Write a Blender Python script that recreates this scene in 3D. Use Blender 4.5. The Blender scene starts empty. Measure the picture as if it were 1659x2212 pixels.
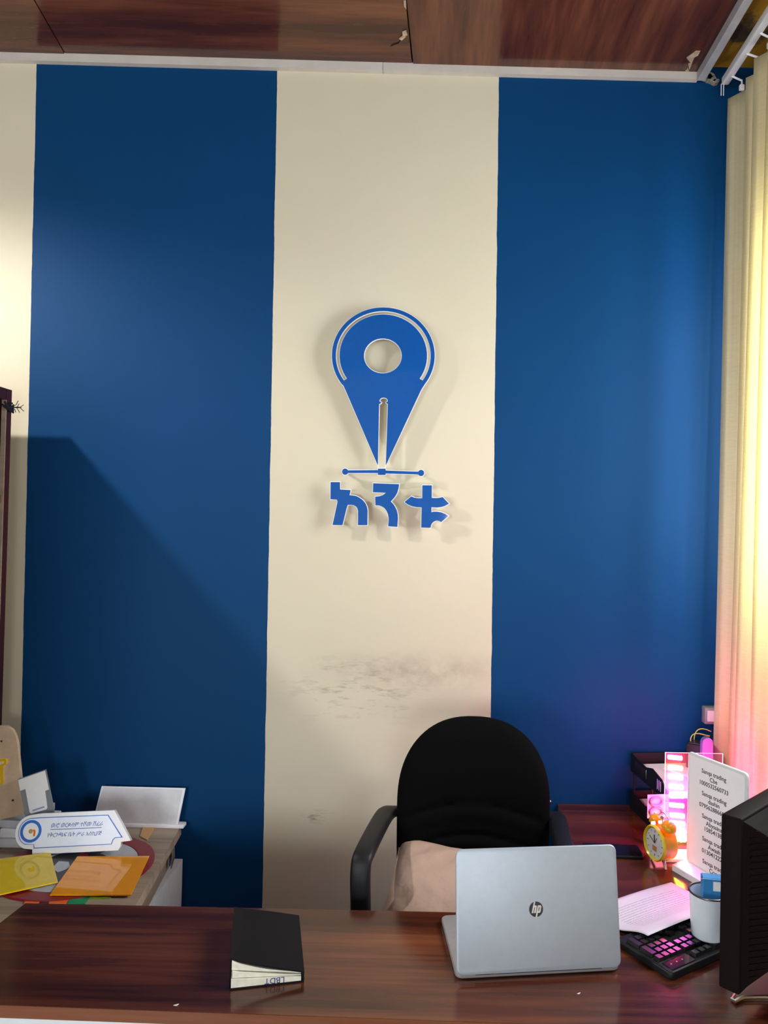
import bpy, bmesh, math, random
from mathutils import Matrix, Vector, Euler
random.seed(7)
SC = bpy.context.scene
COL = SC.collection
PI = math.pi
R = math.radians

# ------------------------------------------------------------------ camera
IW, IH, F = 1659.0, 2212.0, 1661.0          # frame and focal length in pixels
CX, CY = 950.0, 1106.0                      # principal point (the photograph is cropped off-centre)
CAMZ, PITCH, ROLL = 1.67, 0.0161, 0.022
_f = Vector((0, math.cos(PITCH), math.sin(PITCH)))
_u0 = Vector((0, -math.sin(PITCH), math.cos(PITCH)))
_r0 = Vector((1, 0, 0))
_r = _r0 * math.cos(ROLL) + _u0 * math.sin(ROLL)
_u = -_r0 * math.sin(ROLL) + _u0 * math.cos(ROLL)
CAM = Vector((0, 0, CAMZ))
cd = bpy.data.cameras.new('camera')
cam = bpy.data.objects.new('camera', cd)
COL.objects.link(cam)
cd.sensor_fit = 'HORIZONTAL'; cd.sensor_width = 36.0
cd.lens = F / IW * 36.0
cd.shift_x = -(CX - IW / 2) / IW
cd.shift_y = (CY - IH / 2) / IW
cd.clip_start = 0.02
mw = Matrix((( _r.x, _u.x, -_f.x, 0), (_r.y, _u.y, -_f.y, 0), (_r.z, _u.z, -_f.z, CAMZ), (0, 0, 0, 1)))
cam.matrix_world = mw
SC.camera = cam

# ------------------------------------------------------------------ world, exposure
SKY = 19.0
w = bpy.data.worlds.new('sky'); SC.world = w; w.use_nodes = True
bg = w.node_tree.nodes['Background']
bg.inputs['Color'].default_value = (0.86, 0.93, 1.0, 1); bg.inputs['Strength'].default_value = SKY
vs = SC.view_settings
vs.view_transform = 'Standard'; vs.look = 'None'; vs.gamma = 1.0; vs.exposure = 0.12
vs.use_curve_mapping = False
SC.cycles.use_denoising = True
SC.cycles.max_bounces = 10

# room dimensions (metres)
WY = 2.58                       # painted wall
XR, XL, YB = 1.10, -3.0, -2.7   # right wall, left wall, wall behind the viewer
ZC = 3.215                      # ceiling
LAMP = Vector((-2.25, 1.42, 3.06))
WIN1 = (1.38, 2.32, 1.45, 2.60)   # window in the right wall: y0, y1, z0, z1
WIN2 = (0.05, 1.0, 0.95, 1.9)    # windows behind the viewer: x0, x1, z0, z1
ADDED_WIN = (-2.75, -1.3, 0.80, 2.05)  # unseen window, added to raise the daylight from the left

def portal(name, loc, rot, sx, sy):
    ld = bpy.data.lights.new(name, 'AREA'); ld.shape = 'RECTANGLE'; ld.size = sx; ld.size_y = sy
    ld.cycles.is_portal = True
    o = bpy.data.objects.new(name, ld); COL.objects.link(o)
    o.location = loc; o.rotation_euler = rot
    return o
portal('window_portal', (XR + 0.02, (WIN1[0] + WIN1[1]) / 2, (WIN1[2] + WIN1[3]) / 2), (0, R(90), 0), WIN1[3] - WIN1[2], WIN1[1] - WIN1[0])
portal('window_portal', ((WIN2[0] + WIN2[1]) / 2, YB - 0.02, (WIN2[2] + WIN2[3]) / 2), (R(90), 0, 0), WIN2[1] - WIN2[0], WIN2[3] - WIN2[2])
portal('window_portal', ((ADDED_WIN[0] + ADDED_WIN[1]) / 2, YB - 0.02, (ADDED_WIN[2] + ADDED_WIN[3]) / 2), (R(90), 0, 0), ADDED_WIN[1] - ADDED_WIN[0], ADDED_WIN[3] - ADDED_WIN[2])

# ------------------------------------------------------------------ helpers
def ray(px, py):
    return _f + _r * ((px - CX) / F) + _u * (-(py - CY) / F)
def ony(px, py, y):
    d = ray(px, py); return CAM + d * (y / d.y)
def onz(px, py, z):
    d = ray(px, py); return CAM + d * ((z - CAMZ) / d.z)
def onx(px, py, x):
    d = ray(px, py); return CAM + d * (x / d.x)

class G:
    """collects shapes; obj() links them as ONE mesh object"""
    def __init__(s): s.v = []; s.f = []
    def add(s, v, f, m=None):
        b = len(s.v)
        s.v += [tuple(m @ Vector(p)) if m is not None else tuple(p) for p in v]
        s.f += [tuple(i + b for i in q) for q in f]
        return s
    def box(s, x0, x1, y0, y1, z0, z1, m=None):
        v = [(x0, y0, z0), (x1, y0, z0), (x1, y1, z0), (x0, y1, z0), (x0, y0, z1), (x1, y0, z1), (x1, y1, z1), (x0, y1, z1)]
        return s.add(v, [(0, 3, 2, 1), (4, 5, 6, 7), (0, 1, 5, 4), (1, 2, 6, 5), (2, 3, 7, 6), (3, 0, 4, 7)], m)
    def rbox(s, x0, x1, y0, y1, z0, z1, r=0.003, seg=2, m=None):
        bm = bmesh.new()
        vs_ = [bm.verts.new(p) for p in [(x0, y0, z0), (x1, y0, z0), (x1, y1, z0), (x0, y1, z0), (x0, y0, z1), (x1, y0, z1), (x1, y1, z1), (x0, y1, z1)]]
        for q in [(0, 3, 2, 1), (4, 5, 6, 7), (0, 1, 5, 4), (1, 2, 6, 5), (2, 3, 7, 6), (3, 0, 4, 7)]:
            bm.faces.new([vs_[i] for i in q])
        bmesh.ops.bevel(bm, geom=list(bm.edges), offset=r, segments=seg, affect='EDGES', profile=0.5)
        bm.verts.index_update()
        v = [tuple(x.co) for x in bm.verts]; f = [tuple(x.index for x in q.verts) for q in bm.faces]
        bm.free()
        return s.add(v, f, m)
    def prism(s, poly, z0, z1, m=None):
        n = len(poly)
        v = [(p[0], p[1], z0) for p in poly] + [(p[0], p[1], z1) for p in poly]
        f = [tuple(range(n - 1, -1, -1)), tuple(range(n, 2 * n))] + [(i, (i + 1) % n, n + (i + 1) % n, n + i) for i in range(n)]
        return s.add(v, f, m)
    def loft(s, rings, close=True, caps=True, m=None):
        n = len(rings[0]); v = [p for r_ in rings for p in r_]; f = []
        for k in range(len(rings) - 1):
            for i in range(n if close else n - 1):
                j = (i + 1) % n
                f.append((k * n + i, k * n + j, (k + 1) * n + j, (k + 1) * n + i))
        if caps:
            f.append(tuple(range(n - 1, -1, -1))); f.append(tuple((len(rings) - 1) * n + i for i in range(n)))
        return s.add(v, f, m)
    def lathe(s, prof, n=32, m=None):
        rings = [[(r_ * math.cos(2 * PI * i / n), r_ * math.sin(2 * PI * i / n), z) for i in range(n)] for r_, z in prof]
        return s.loft(rings, True, True, m)
    def cyl(s, p0, p1, r0, r1=None, n=16):
        p0 = Vector(p0); p1 = Vector(p1); d = p1 - p0
        m = Matrix.Translation(p0) @ d.to_track_quat('Z', 'Y').to_matrix().to_4x4()
        return s.lathe([(r0, 0), (r0 if r1 is None else r1, d.length)], n, m)
    def tube(s, pts, rad, n=8):
        pts = [Vector(p) for p in pts]; rings = []
        up = Vector((0.123, 0.31, 0.94)).normalized()
        for i, p in enumerate(pts):
            t = (pts[min(i + 1, len(pts) - 1)] - pts[max(i - 1, 0)]).normalized()
            a = t.cross(up)
            if a.length < 1e-4: a = t.cross(Vector((1, 0, 0)))
            a.normalize(); b = a.cross(t).normalized(); up = b
            rr = rad[i] if isinstance(rad, (list, tuple)) else rad
            rings.append([tuple(p + a * rr * math.cos(2 * PI * k / n) + b * rr * math.sin(2 * PI * k / n)) for k in range(n)])
        return s.loft(rings)
    def obj(s, name, mat, parent=None, smooth=False, m=None, angle=35):
        me = bpy.data.meshes.new(name); me.from_pydata(s.v, [], s.f); me.update()
        bm = bmesh.new(); bm.from_mesh(me); bmesh.ops.recalc_face_normals(bm, faces=bm.faces); bm.to_mesh(me); bm.free()
        return link(name, me, mat, parent, smooth, m, angle)

def link(name, me, mat, parent=None, smooth=False, m=None, angle=35):
    if mat is not None and not me.materials: me.materials.append(mat)
    if smooth:
        me.polygons.foreach_set('use_smooth', [True] * len(me.polygons))
        me.set_sharp_from_angle(angle=R(angle))
    o = bpy.data.objects.new(name, me); COL.objects.link(o)
    if parent is not None: o.parent = parent
    if m is not None: o.matrix_local = m
    return o

def curve_mesh(loops, thick, offset=0.0):
    """flat plate with holes, drawn by closed loops (first outer), z from 0 to thick"""
    cu = bpy.data.curves.new('plate', 'CURVE'); cu.dimensions = '2D'; cu.fill_mode = 'BOTH'
    cu.extrude = thick / 2; cu.offset = offset
    for lp in loops:
        sp = cu.splines.new('POLY'); sp.points.add(len(lp) - 1); sp.use_cyclic_u = True
        for p, q in zip(sp.points, lp): p.co = (q[0], q[1], 0, 1)
    o = bpy.data.objects.new('plate', cu); COL.objects.link(o)
    dg = bpy.context.evaluated_depsgraph_get(); dg.update()
    me = bpy.data.meshes.new_from_object(o.evaluated_get(dg), depsgraph=dg)
    bpy.data.objects.remove(o); bpy.data.curves.remove(cu)
    me.transform(Matrix.Translation((0, 0, thick / 2)))
    me.materials.clear()
    return me

def text_mesh(body, size, thick=0.0004, align='CENTER', shear=0.0, weight=0.0):
    cu = bpy.data.curves.new('text', 'FONT'); cu.body = body; cu.size = size; cu.extrude = thick / 2
    cu.align_x = align; cu.shear = shear; cu.offset = weight; cu.resolution_u = 3
    o = bpy.data.objects.new('text', cu); COL.objects.link(o)
    dg = bpy.context.evaluated_depsgraph_get(); dg.update()
    me = bpy.data.meshes.new_from_object(o.evaluated_get(dg), depsgraph=dg)
    bpy.data.objects.remove(o); bpy.data.curves.remove(cu)
    me.materials.clear()
    return me

def tag(o, label, cat, group=None):
    o['label'] = label; o['category'] = cat
    if group: o['group'] = group
    return o
def thing(name, label, cat, loc=(0, 0, 0), rz=0.0, group=None):
    o = bpy.data.objects.new(name, None); COL.objects.link(o); o.empty_display_size = 0.05
    o.location = loc; o.rotation_euler = (0, 0, rz)
    return tag(o, label, cat, group)
def struct(o): o['kind'] = 'structure'; return o
def stuff(o): o['kind'] = 'stuff'; return o
def TR(*a): return Matrix.Translation(a)
def RX(a): return Matrix.Rotation(a, 4, 'X')
def RY(a): return Matrix.Rotation(a, 4, 'Y')
def RZ(a): return Matrix.Rotation(a, 4, 'Z')
UPRIGHT = RX(PI / 2)      # a plate drawn in x-y stands up, its +z side turned to -y

# ------------------------------------------------------------------ materials
def srgb(r, g, b):
    def c(x):
        x /= 255.0
        return x / 12.92 if x <= 0.04045 else ((x + 0.055) / 1.055) ** 2.4
    return (c(r), c(g), c(b), 1)
class N:
    def __init__(s, name):
        s.m = bpy.data.materials.new(name); s.m.use_nodes = True
        s.t = s.m.node_tree; s.b = s.t.nodes['Principled BSDF']; s.out = s.t.nodes['Material Output']
    def n(s, typ, **kw):
        x = s.t.nodes.new(typ)
        for k, v in kw.items():
            if k.startswith('i_'):
                key = k[2:]; key = int(key) if key.isdigit() else key
                s.set(x.inputs[key], v)
            else: setattr(x, k, v)
        return x
    def set(s, inp, v):
        if isinstance(v, bpy.types.NodeSocket): s.t.links.new(v, inp)
        else: inp.default_value = v
    def math(s, op, a, b=None, clamp=False):
        x = s.t.nodes.new('ShaderNodeMath'); x.operation = op; x.use_clamp = clamp
        s.set(x.inputs[0], a)
        if b is not None: s.set(x.inputs[1], b)
        return x.outputs[0]
    def mix(s, fac, a, b, blend='MIX'):
        x = s.t.nodes.new('ShaderNodeMix'); x.data_type = 'RGBA'; x.blend_type = blend
        s.set(x.inputs[0], fac); s.set(x.inputs[6], a); s.set(x.inputs[7], b)
        return x.outputs[2]
    def pos(s): return s.n('ShaderNodeTexCoord').outputs['Object']
    def noise(s, vec, scale, detail=3, rough=0.5):
        x = s.n('ShaderNodeTexNoise', i_Scale=scale, i_Detail=detail, i_Roughness=rough); s.t.links.new(vec, x.inputs['Vector'])
        return x.outputs[0]
    def ramp(s, fac, stops):
        x = s.n('ShaderNodeValToRGB'); s.set(x.inputs[0], fac)
        e = x.color_ramp.elements
        while len(e) < len(stops): e.new(0.5)
        for q, (p, c) in zip(e, stops): q.position = p; q.color = c
        return x.outputs[0]
    def bump(s, h, strength=0.1, dist=0.002):
        x = s.n('ShaderNodeBump', i_Strength=strength, i_Distance=dist); s.set(x.inputs['Height'], h)
        s.t.links.new(x.outputs[0], s.b.inputs['Normal'])
    def fin(s, col=None, rough=0.5, metal=0.0, spec=0.5, coat=0.0):
        if col is not None: s.set(s.b.inputs['Base Color'], col)
        s.set(s.b.inputs['Roughness'], rough); s.b.inputs['Metallic'].default_value = metal
        s.b.inputs['Specular IOR Level'].default_value = spec; s.b.inputs['Coat Weight'].default_value = coat
        s.b.inputs['Coat Roughness'].default_value = 0.06
        return s.m

def plain(name, col, rough=0.5, metal=0.0, var=0.06, scale=40.0, bump=0.0, spec=0.5, coat=0.0):
    """one colour with fine procedural mottling"""
    s = N(name); p = s.pos(); nz = s.noise(p, scale, 4, 0.6)
    dark = tuple(c * (1 - var) for c in col[:3]) + (1,); lite = tuple(min(1, c * (1 + var)) for c in col[:3]) + (1,)
    c = s.ramp(nz, [(0.3, dark), (0.7, lite)])
    if bump: s.bump(nz, bump, 0.001)
    return s.fin(c, rough, metal, spec, coat)

def wood(name, axis, dark, mid, lite, rough=0.18, along=0.7, across=9.0, coat=0.0, fine=0.12, spec=0.5):
    s = N(name); p = s.pos()
    sc = [across, across, across]; sc[axis] = along
    mp = s.n('ShaderNodeMapping'); s.t.links.new(p, mp.inputs[0]); mp.inputs['Scale'].default_value = sc
    v = mp.outputs[0]
    a = s.noise(v, 1.0, 3, 0.55); b = s.noise(v, 4.5, 4, 0.6)
    mx = s.math('ADD', s.math('MULTIPLY', a, 0.68), s.math('MULTIPLY', b, 0.32))
    c = s.ramp(mx, [(0.36, dark), (0.5, mid), (0.64, lite)])
    sc2 = [260.0] * 3; sc2[axis] = 6.0
    mp2 = s.n('ShaderNodeMapping'); s.t.links.new(p, mp2.inputs[0]); mp2.inputs['Scale'].default_value = sc2
    g = s.noise(mp2.outputs[0], 1.0, 2)
    c2 = s.mix(s.math('MULTIPLY', g, fine), c, dark)
    return s.fin(c2, rough, 0, spec, coat)

def glow(name, col, strength):
    s = N(name); p = s.pos(); nz = s.noise(p, 30.0)
    c = s.ramp(nz, [(0.3, tuple(x * 0.96 for x in col[:3]) + (1,)), (0.7, col)])
    s.set(s.b.inputs['Emission Color'], c); s.b.inputs['Emission Strength'].default_value = strength
    return s.fin(c, 0.4)

def acrylic(name, col, alpha=0.25, rough=0.05):
    s = N(name); p = s.pos(); nz = s.noise(p, 15.0)
    c = s.ramp(nz, [(0.3, tuple(x * 0.97 for x in col[:3]) + (1,)), (0.7, col)])
    s.fin(c, rough)
    tr = s.n('ShaderNodeBsdfTransparent'); tr.inputs[0].default_value = tuple(0.5 + 0.5 * x for x in col[:3]) + (1,)
    mx = s.n('ShaderNodeMixShader', i_0=alpha); s.t.links.new(tr.outputs[0], mx.inputs[1]); s.t.links.new(s.b.outputs[0], mx.inputs[2])
    s.t.links.new(mx.outputs[0], s.out.inputs[0])
    return s.m

# ---- wall paint: cream with three leaning blue stripes
def line_on_wall(pa, pb):
    a = ony(*pa, WY); b = ony(*pb, WY)
    k = (b.x - a.x) / (b.z - a.z)
    return a.x - k * a.z, k            # x = c + k z
EDGE = [line_on_wall((79, 145), (46, 1560)), line_on_wall((599, 150), (567, 1950)), line_on_wall((1078, 165), (1060, 1545))]
CREAM = (0.565, 0.515, 0.385, 1)
def wall_paint():
    s = N('painted_wall'); p = s.pos()
    sx = s.n('ShaderNodeSeparateXYZ'); s.t.links.new(p, sx.inputs[0])
    X, Z = sx.outputs[0], sx.outputs[2]
    wob = s.math('MULTIPLY', s.math('SUBTRACT', s.noise(p, 9.0, 4, 0.65), 0.5), 0.006)
    Xw = s.math('ADD', X, wob)
    gts = []
    for c, k in EDGE:
        gts.append(s.math('GREATER_THAN', s.math('SUBTRACT', Xw, s.math('MULTIPLY', Z, k)), c))
    blue = s.math('ADD', s.math('SUBTRACT', gts[0], gts[1]), gts[2])
    # cream: mottled, scuffed where the chair rubs the wall
    mott = s.noise(p, 3.0, 4)
    cream = s.mix(mott, (CREAM[0] * 0.95, CREAM[1] * 0.95, CREAM[2] * 0.93, 1), (CREAM[0] * 1.04, CREAM[1] * 1.04, CREAM[2] * 1.06, 1))
    def blob(px, py, rx, rz):
        q = ony(px, py, WY)
        dx = s.math('DIVIDE', s.math('SUBTRACT', X, q.x), rx); dz = s.math('DIVIDE', s.math('SUBTRACT', Z, q.z), rz)
        d = s.math('SQRT', s.math('ADD', s.math('MULTIPLY', dx, dx), s.math('MULTIPLY', dz, dz)))
        return s.math('SUBTRACT', 1.0, d, clamp=True)
    mp = s.n('ShaderNodeMapping'); s.t.links.new(p, mp.inputs[0]); mp.inputs['Scale'].default_value = (14, 1, 55)
    streak = s.ramp(s.noise(mp.outputs[0], 1.0, 4, 0.65), [(0.52, (0, 0, 0, 1)), (0.68, (1, 1, 1, 1))])
    soft = s.ramp(s.noise(p, 12.0, 5, 0.65), [(0.35, (0, 0, 0, 1)), (0.65, (1, 1, 1, 1))])
    b1 = s.math('MULTIPLY', blob(900, 1452, 0.42, 0.085), soft)
    b2 = s.math('MULTIPLY', blob(960, 1535, 0.30, 0.075), 0.8)
    b3 = s.math('MULTIPLY', blob(770, 1490, 0.30, 0.15), streak)
    b4 = s.math('MULTIPLY', blob(680, 1765, 0.09, 0.03), streak)
    cream = s.mix(s.math('MULTIPLY', b1, 0.60, clamp=True), cream, (0.27, 0.21, 0.16, 1))
    cream = s.mix(s.math('MULTIPLY', b2, 0.40, clamp=True), cream, (0.26, 0.25, 0.19, 1))
    cream = s.mix(s.math('MULTIPLY', b3, 0.65, clamp=True), cream, (0.19, 0.165, 0.14, 1))
    cream = s.mix(s.math('MULTIPLY', b4, 0.9, clamp=True), cream, (0.09, 0.085, 0.08, 1))
    bl = s.mix(s.noise(p, 2.5, 4), (0.0008, 0.037, 0.120, 1), (0.0012, 0.043, 0.138, 1))
    chip = s.math('GREATER_THAN', s.noise(p, 38.0, 2, 0.5), 0.795)
    bl = s.mix(s.math('MULTIPLY', chip, 0.35), bl, (0.25, 0.32, 0.4, 1))
    c = s.mix(blue, cream, bl)
    rg = s.math('SUBTRACT', 0.62, s.math('MULTIPLY', blue, 0.08))
    s.bump(s.noise(p, 160.0, 3), 0.06, 0.001)
    return s.fin(c, rg, 0, 0.10)

MAHO_D, MAHO_M, MAHO_L = (0.030, 0.007, 0.004, 1), (0.080, 0.020, 0.009, 1), (0.150, 0.045, 0.018, 1)
m_desk = wood('desk_laminate', 0, MAHO_D, MAHO_M, MAHO_L, rough=0.16, across=13.0)
m_desk_edge = wood('desk_edge_band', 0, (0.10, 0.030, 0.010, 1), (0.17, 0.052, 0.017, 1), (0.22, 0.07, 0.025, 1), rough=0.3, across=30)
m_ceil_x = wood('ceiling_laminate_across', 0, MAHO_D, (0.085, 0.023, 0.010, 1), (0.17, 0.055, 0.022, 1), rough=0.17, across=7.0)
m_ceil_y = wood('ceiling_laminate_along', 1, MAHO_D, (0.085, 0.023, 0.010, 1), (0.17, 0.055, 0.022, 1), rough=0.17, across=7.0)
m_book = wood('bookcase_frame_wood', 2, (0.022, 0.005, 0.005, 1), (0.042, 0.010, 0.009, 1), (0.06, 0.016, 0.012, 1), rough=0.35)
m_book_in = wood('bookcase_panel_wood', 2, (0.05, 0.018, 0.008, 1), (0.11, 0.045, 0.02, 1), (0.17, 0.075, 0.035, 1), rough=0.45)
m_oak = wood('grey_oak', 0, (0.25, 0.18, 0.13, 1), (0.36, 0.275, 0.20, 1), (0.46, 0.365, 0.275, 1), rough=0.5, across=16)
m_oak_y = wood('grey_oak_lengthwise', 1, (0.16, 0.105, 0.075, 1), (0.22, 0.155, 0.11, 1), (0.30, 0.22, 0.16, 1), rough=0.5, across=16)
m_ply = wood('pale_plywood', 2, (0.50, 0.36, 0.235, 1), (0.60, 0.445, 0.30, 1), (0.68, 0.52, 0.37, 1), rough=0.6, across=8)
m_wall = wall_paint()
m_trim = plain('cream_trim', (0.50, 0.46, 0.41, 1), 0.45, var=0.08, scale=12)
m_trim_g = plain('grey_trim', (0.36, 0.36, 0.37, 1), 0.4, var=0.12, scale=18)
m_white_wall = plain('white_plaster', (0.72, 0.70, 0.66, 1), 0.7, var=0.05, scale=4, bump=0.05)
m_floor = plain('floor_tile', (0.32, 0.29, 0.26, 1), 0.35, var=0.1, scale=6)
def mustard_paint():
    s = N('mustard_paint'); p = s.pos()
    st = s.ramp(s.noise(p, 7.0, 5, 0.7), [(0.50, (0, 0, 0, 1)), (0.62, (1, 1, 1, 1))])
    c = s.mix(st, (0.36, 0.19, 0.008, 1), (0.05, 0.032, 0.018, 1))
    return s.fin(c, 0.6)
m_must = mustard_paint()
m_chip = plain('torn_board_core', (0.42, 0.32, 0.22, 1), 0.8, var=0.2)
m_blue_ac = plain('blue_acrylic', (0.003, 0.072, 0.30, 1), 0.04, var=0.03, coat=0.4)
m_white_ac = plain('white_acrylic', (0.80, 0.79, 0.77, 1), 0.35, var=0.02)
m_metal = plain('brushed_metal', (0.55, 0.55, 0.56, 1), 0.3, 1.0)
m_gun = plain('dark_metal', (0.12, 0.11, 0.11, 1), 0.35, 0.9)
m_black_fab = plain('black_fabric', (0.0012, 0.0012, 0.0014, 1), 0.9, var=0.3, scale=600, bump=0.25, spec=0.08)
m_black_pl = plain('black_plastic', (0.006, 0.006, 0.007, 1), 0.5, var=0.15, scale=200, spec=0.3)
m_black_gl = plain('black_gloss', (0.006, 0.006, 0.008, 1), 0.08)
m_mon = plain('monitor_plastic', (0.008, 0.0055, 0.005, 1), 0.62, var=0.2, scale=300, bump=0.1, spec=0.05)
m_silver = plain('silver_laptop_shell', (0.36, 0.405, 0.45, 1), 0.42, 0.35, var=0.03, scale=60)
m_silver_d = plain('silver_deck', (0.33, 0.31, 0.31, 1), 0.4, 0.4)
m_logo_d = plain('logo_dark_chrome', (0.07, 0.075, 0.08, 1), 0.25, 0.8, var=0.25, scale=120)
m_logo_l = plain('logo_bright_chrome', (0.72, 0.74, 0.76, 1), 0.25, 0.6)
m_paper = plain('white_paper', (0.80, 0.80, 0.80, 1), 0.7, var=0.02)
m_page = plain('notebook_pages', (0.74, 0.73, 0.60, 1), 0.8, var=0.1, scale=90)
m_ink = plain('blue_ink', (0.02, 0.03, 0.16, 1), 0.6)
m_print = plain('black_print', (0.03, 0.03, 0.035, 1), 0.6)
m_grey_pl = plain('grey_plastic', (0.20, 0.21, 0.22, 1), 0.35)
m_lgrey = plain('light_grey_plastic', (0.66, 0.66, 0.68, 1), 0.4)
m_white_pl = plain('white_plastic', (0.84, 0.84, 0.86, 1), 0.3, var=0.02)
m_red = plain('red_vinyl', (0.24, 0.006, 0.014, 1), 0.3)
m_black_v = plain('black_vinyl', (0.02, 0.02, 0.024, 1), 0.3)
m_grey_v = plain('pale_grey_vinyl', (0.50, 0.52, 0.56, 1), 0.3)
m_orange = plain('orange_acrylic_sheet', (0.95, 0.35, 0.002, 1), 0.06, var=0.02)
m_yellow = plain('yellow_acrylic_sheet', (0.84, 0.60, 0.005, 1), 0.06, var=0.04)
m_lime = plain('lime_acrylic', (0.25, 0.40, 0.02, 1), 0.2)
m_green = plain('green_acrylic', (0.005, 0.28, 0.12, 1), 0.2)
m_tango = plain('bright_orange_acrylic', (0.80, 0.16, 0.02, 1), 0.2)
m_peach = plain('peach_acrylic', (0.62, 0.34, 0.12, 1), 0.25)
m_yel_edge = plain('yellow_letter_acrylic', (0.70, 0.44, 0.01, 1), 0.3)
m_clock = plain('clock_orange_yellow', (0.82, 0.36, 0.004, 1), 0.15, var=0.03, coat=0.5)
m_clock_y = plain('clock_lime_rim', (0.70, 0.60, 0.02, 1), 0.25)
m_enamel = plain('white_enamel', (0.66, 0.72, 0.78, 1), 0.12, var=0.02, coat=0.4)
m_bluecard = plain('blue_card', (0.03, 0.22, 0.50, 1), 0.3)
m_pink = plain('pink_plastic', (0.45, 0.14, 0.18, 1), 0.35)
m_purple = plain('lavender_plastic', (0.16, 0.13, 0.36, 1), 0.4)
m_wire = plain('yellow_cable', (0.62, 0.55, 0.10, 1), 0.4)
m_gold = plain('gold_emblem', (0.42, 0.30, 0.08, 1), 0.4)
m_seal = plain('seal_blue', (0.015, 0.14, 0.55, 1), 0.4)
m_plate_face = plain('pale_blue_print_face', (0.80, 0.86, 0.98, 1), 0.25, var=0.02)
m_sticker = plain('orange_sticker', (0.75, 0.16, 0.06, 1), 0.5)
m_smoke = plain('smoked_acrylic', (0.22, 0.24, 0.26, 1), 0.12)
def cushion_cloth():
    s = N('beige_cushion_cloth'); p = s.pos()
    c = s.mix(s.noise(p, 6.0, 4), (0.36, 0.235, 0.175, 1), (0.45, 0.31, 0.24, 1))
    s.bump(s.noise(p, 14.0, 3, 0.5), 0.5, 0.02)
    return s.fin(c, 0.75, 0, 0.3)
m_cushion = cushion_cloth()
def blind_cloth():
    s = N('woven_blind_cloth'); p = s.pos()
    mp = s.n('ShaderNodeMapping'); s.t.links.new(p, mp.inputs[0]); mp.inputs['Scale'].default_value = (30, 30, 330)
    a = s.noise(mp.outputs[0], 1.0, 2)
    mp2 = s.n('ShaderNodeMapping'); s.t.links.new(p, mp2.inputs[0]); mp2.inputs['Scale'].default_value = (90, 90, 0.6)
    b = s.noise(mp2.outputs[0], 1.0, 2)
    h = s.math('ADD', s.math('MULTIPLY', a, 0.5), s.math('MULTIPLY', b, 0.5))
    c = s.ramp(h, [(0.32, (0.76, 0.70, 0.48, 1)), (0.6, (0.93, 0.88, 0.66, 1))])
    s.bump(h, 0.3, 0.001)
    s.fin(c, 0.75, 0, 0.3)
    tl = s.n('ShaderNodeBsdfTranslucent'); tl.inputs[0].default_value = (0.97, 0.89, 0.56, 1)
    mx = s.n('ShaderNodeMixShader', i_0=0.5); s.t.links.new(s.b.outputs[0], mx.inputs[1]); s.t.links.new(tl.outputs[0], mx.inputs[2])
    s.t.links.new(mx.outputs[0], s.out.inputs[0])
    return s.m
m_blind = blind_cloth()
def printed_sheet():
    s = N('printed_sheet'); p = s.pos()
    sx = s.n('ShaderNodeSeparateXYZ'); s.t.links.new(p, sx.inputs[0])
    x, y = sx.outputs[0], sx.outputs[1]
    row = s.math('LESS_THAN', s.math('FRACT', s.math('MULTIPLY', y, 115.0)), 0.34)
    mp = s.n('ShaderNodeMapping'); s.t.links.new(p, mp.inputs[0]); mp.inputs['Scale'].default_value = (420, 115, 1)
    word = s.math('GREATER_THAN', s.noise(mp.outputs[0], 1.0, 1), 0.42)
    gx = s.math('MULTIPLY', s.math('GREATER_THAN', x, 0.03), s.math('LESS_THAN', x, 0.26))
    gy = s.math('MULTIPLY', s.math('GREATER_THAN', y, 0.035), s.math('LESS_THAN', y, 0.15))
    k = s.math('MULTIPLY', s.math('MULTIPLY', row, word), s.math('MULTIPLY', gx, gy))
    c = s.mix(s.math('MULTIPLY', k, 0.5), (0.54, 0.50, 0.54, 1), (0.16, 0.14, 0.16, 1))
    return s.fin(c, 0.65)
m_printed = printed_sheet()

# ------------------------------------------------------------------ the room
g = G(); g.box(XL - 0.1, XR + 0.1, WY, WY + 0.12, 0, 3.5); struct(g.obj('wall_back', m_wall))
g = G(); g.box(XL - 0.1, XR + 0.2, YB - 0.1, WY + 0.1, -0.08, 0); struct(g.obj('floor', m_floor))
g = G(); g.box(XL - 0.1, XL, YB - 0.1, WY, 0, 3.5); struct(g.obj('wall_left', m_white_wall))
y0, y1, z0, z1 = WIN1
g = G()
g.box(XR, XR + 0.15, YB - 0.1, y0, 0, 3.5); g.box(XR, XR + 0.15, y1, WY, 0, 3.5)
g.box(XR, XR + 0.15, y0, y1, 0, z0); g.box(XR, XR + 0.15, y0, y1, z1, 3.5)
struct(g.obj('wall_right', m_must))
x0, x1, z0, z1 = WIN2
g = G()
x2, x3 = ADDED_WIN[0], ADDED_WIN[1]
g.box(XL, x2, YB - 0.12, YB, 0, 3.5); g.box(x3, x0, YB - 0.12, YB, 0, 3.5); g.box(x1, XR, YB - 0.12, YB, 0, 3.5)
g.box(x2, x3, YB - 0.12, YB, 0, ADDED_WIN[2]); g.box(x2, x3, YB - 0.12, YB, ADDED_WIN[3], 3.5)
g.box(x0, x1, YB - 0.12, YB, 0, z0); g.box(x0, x1, YB - 0.12, YB, z1, 3.5)
struct(g.obj('wall_front', m_white_wall))
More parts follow.
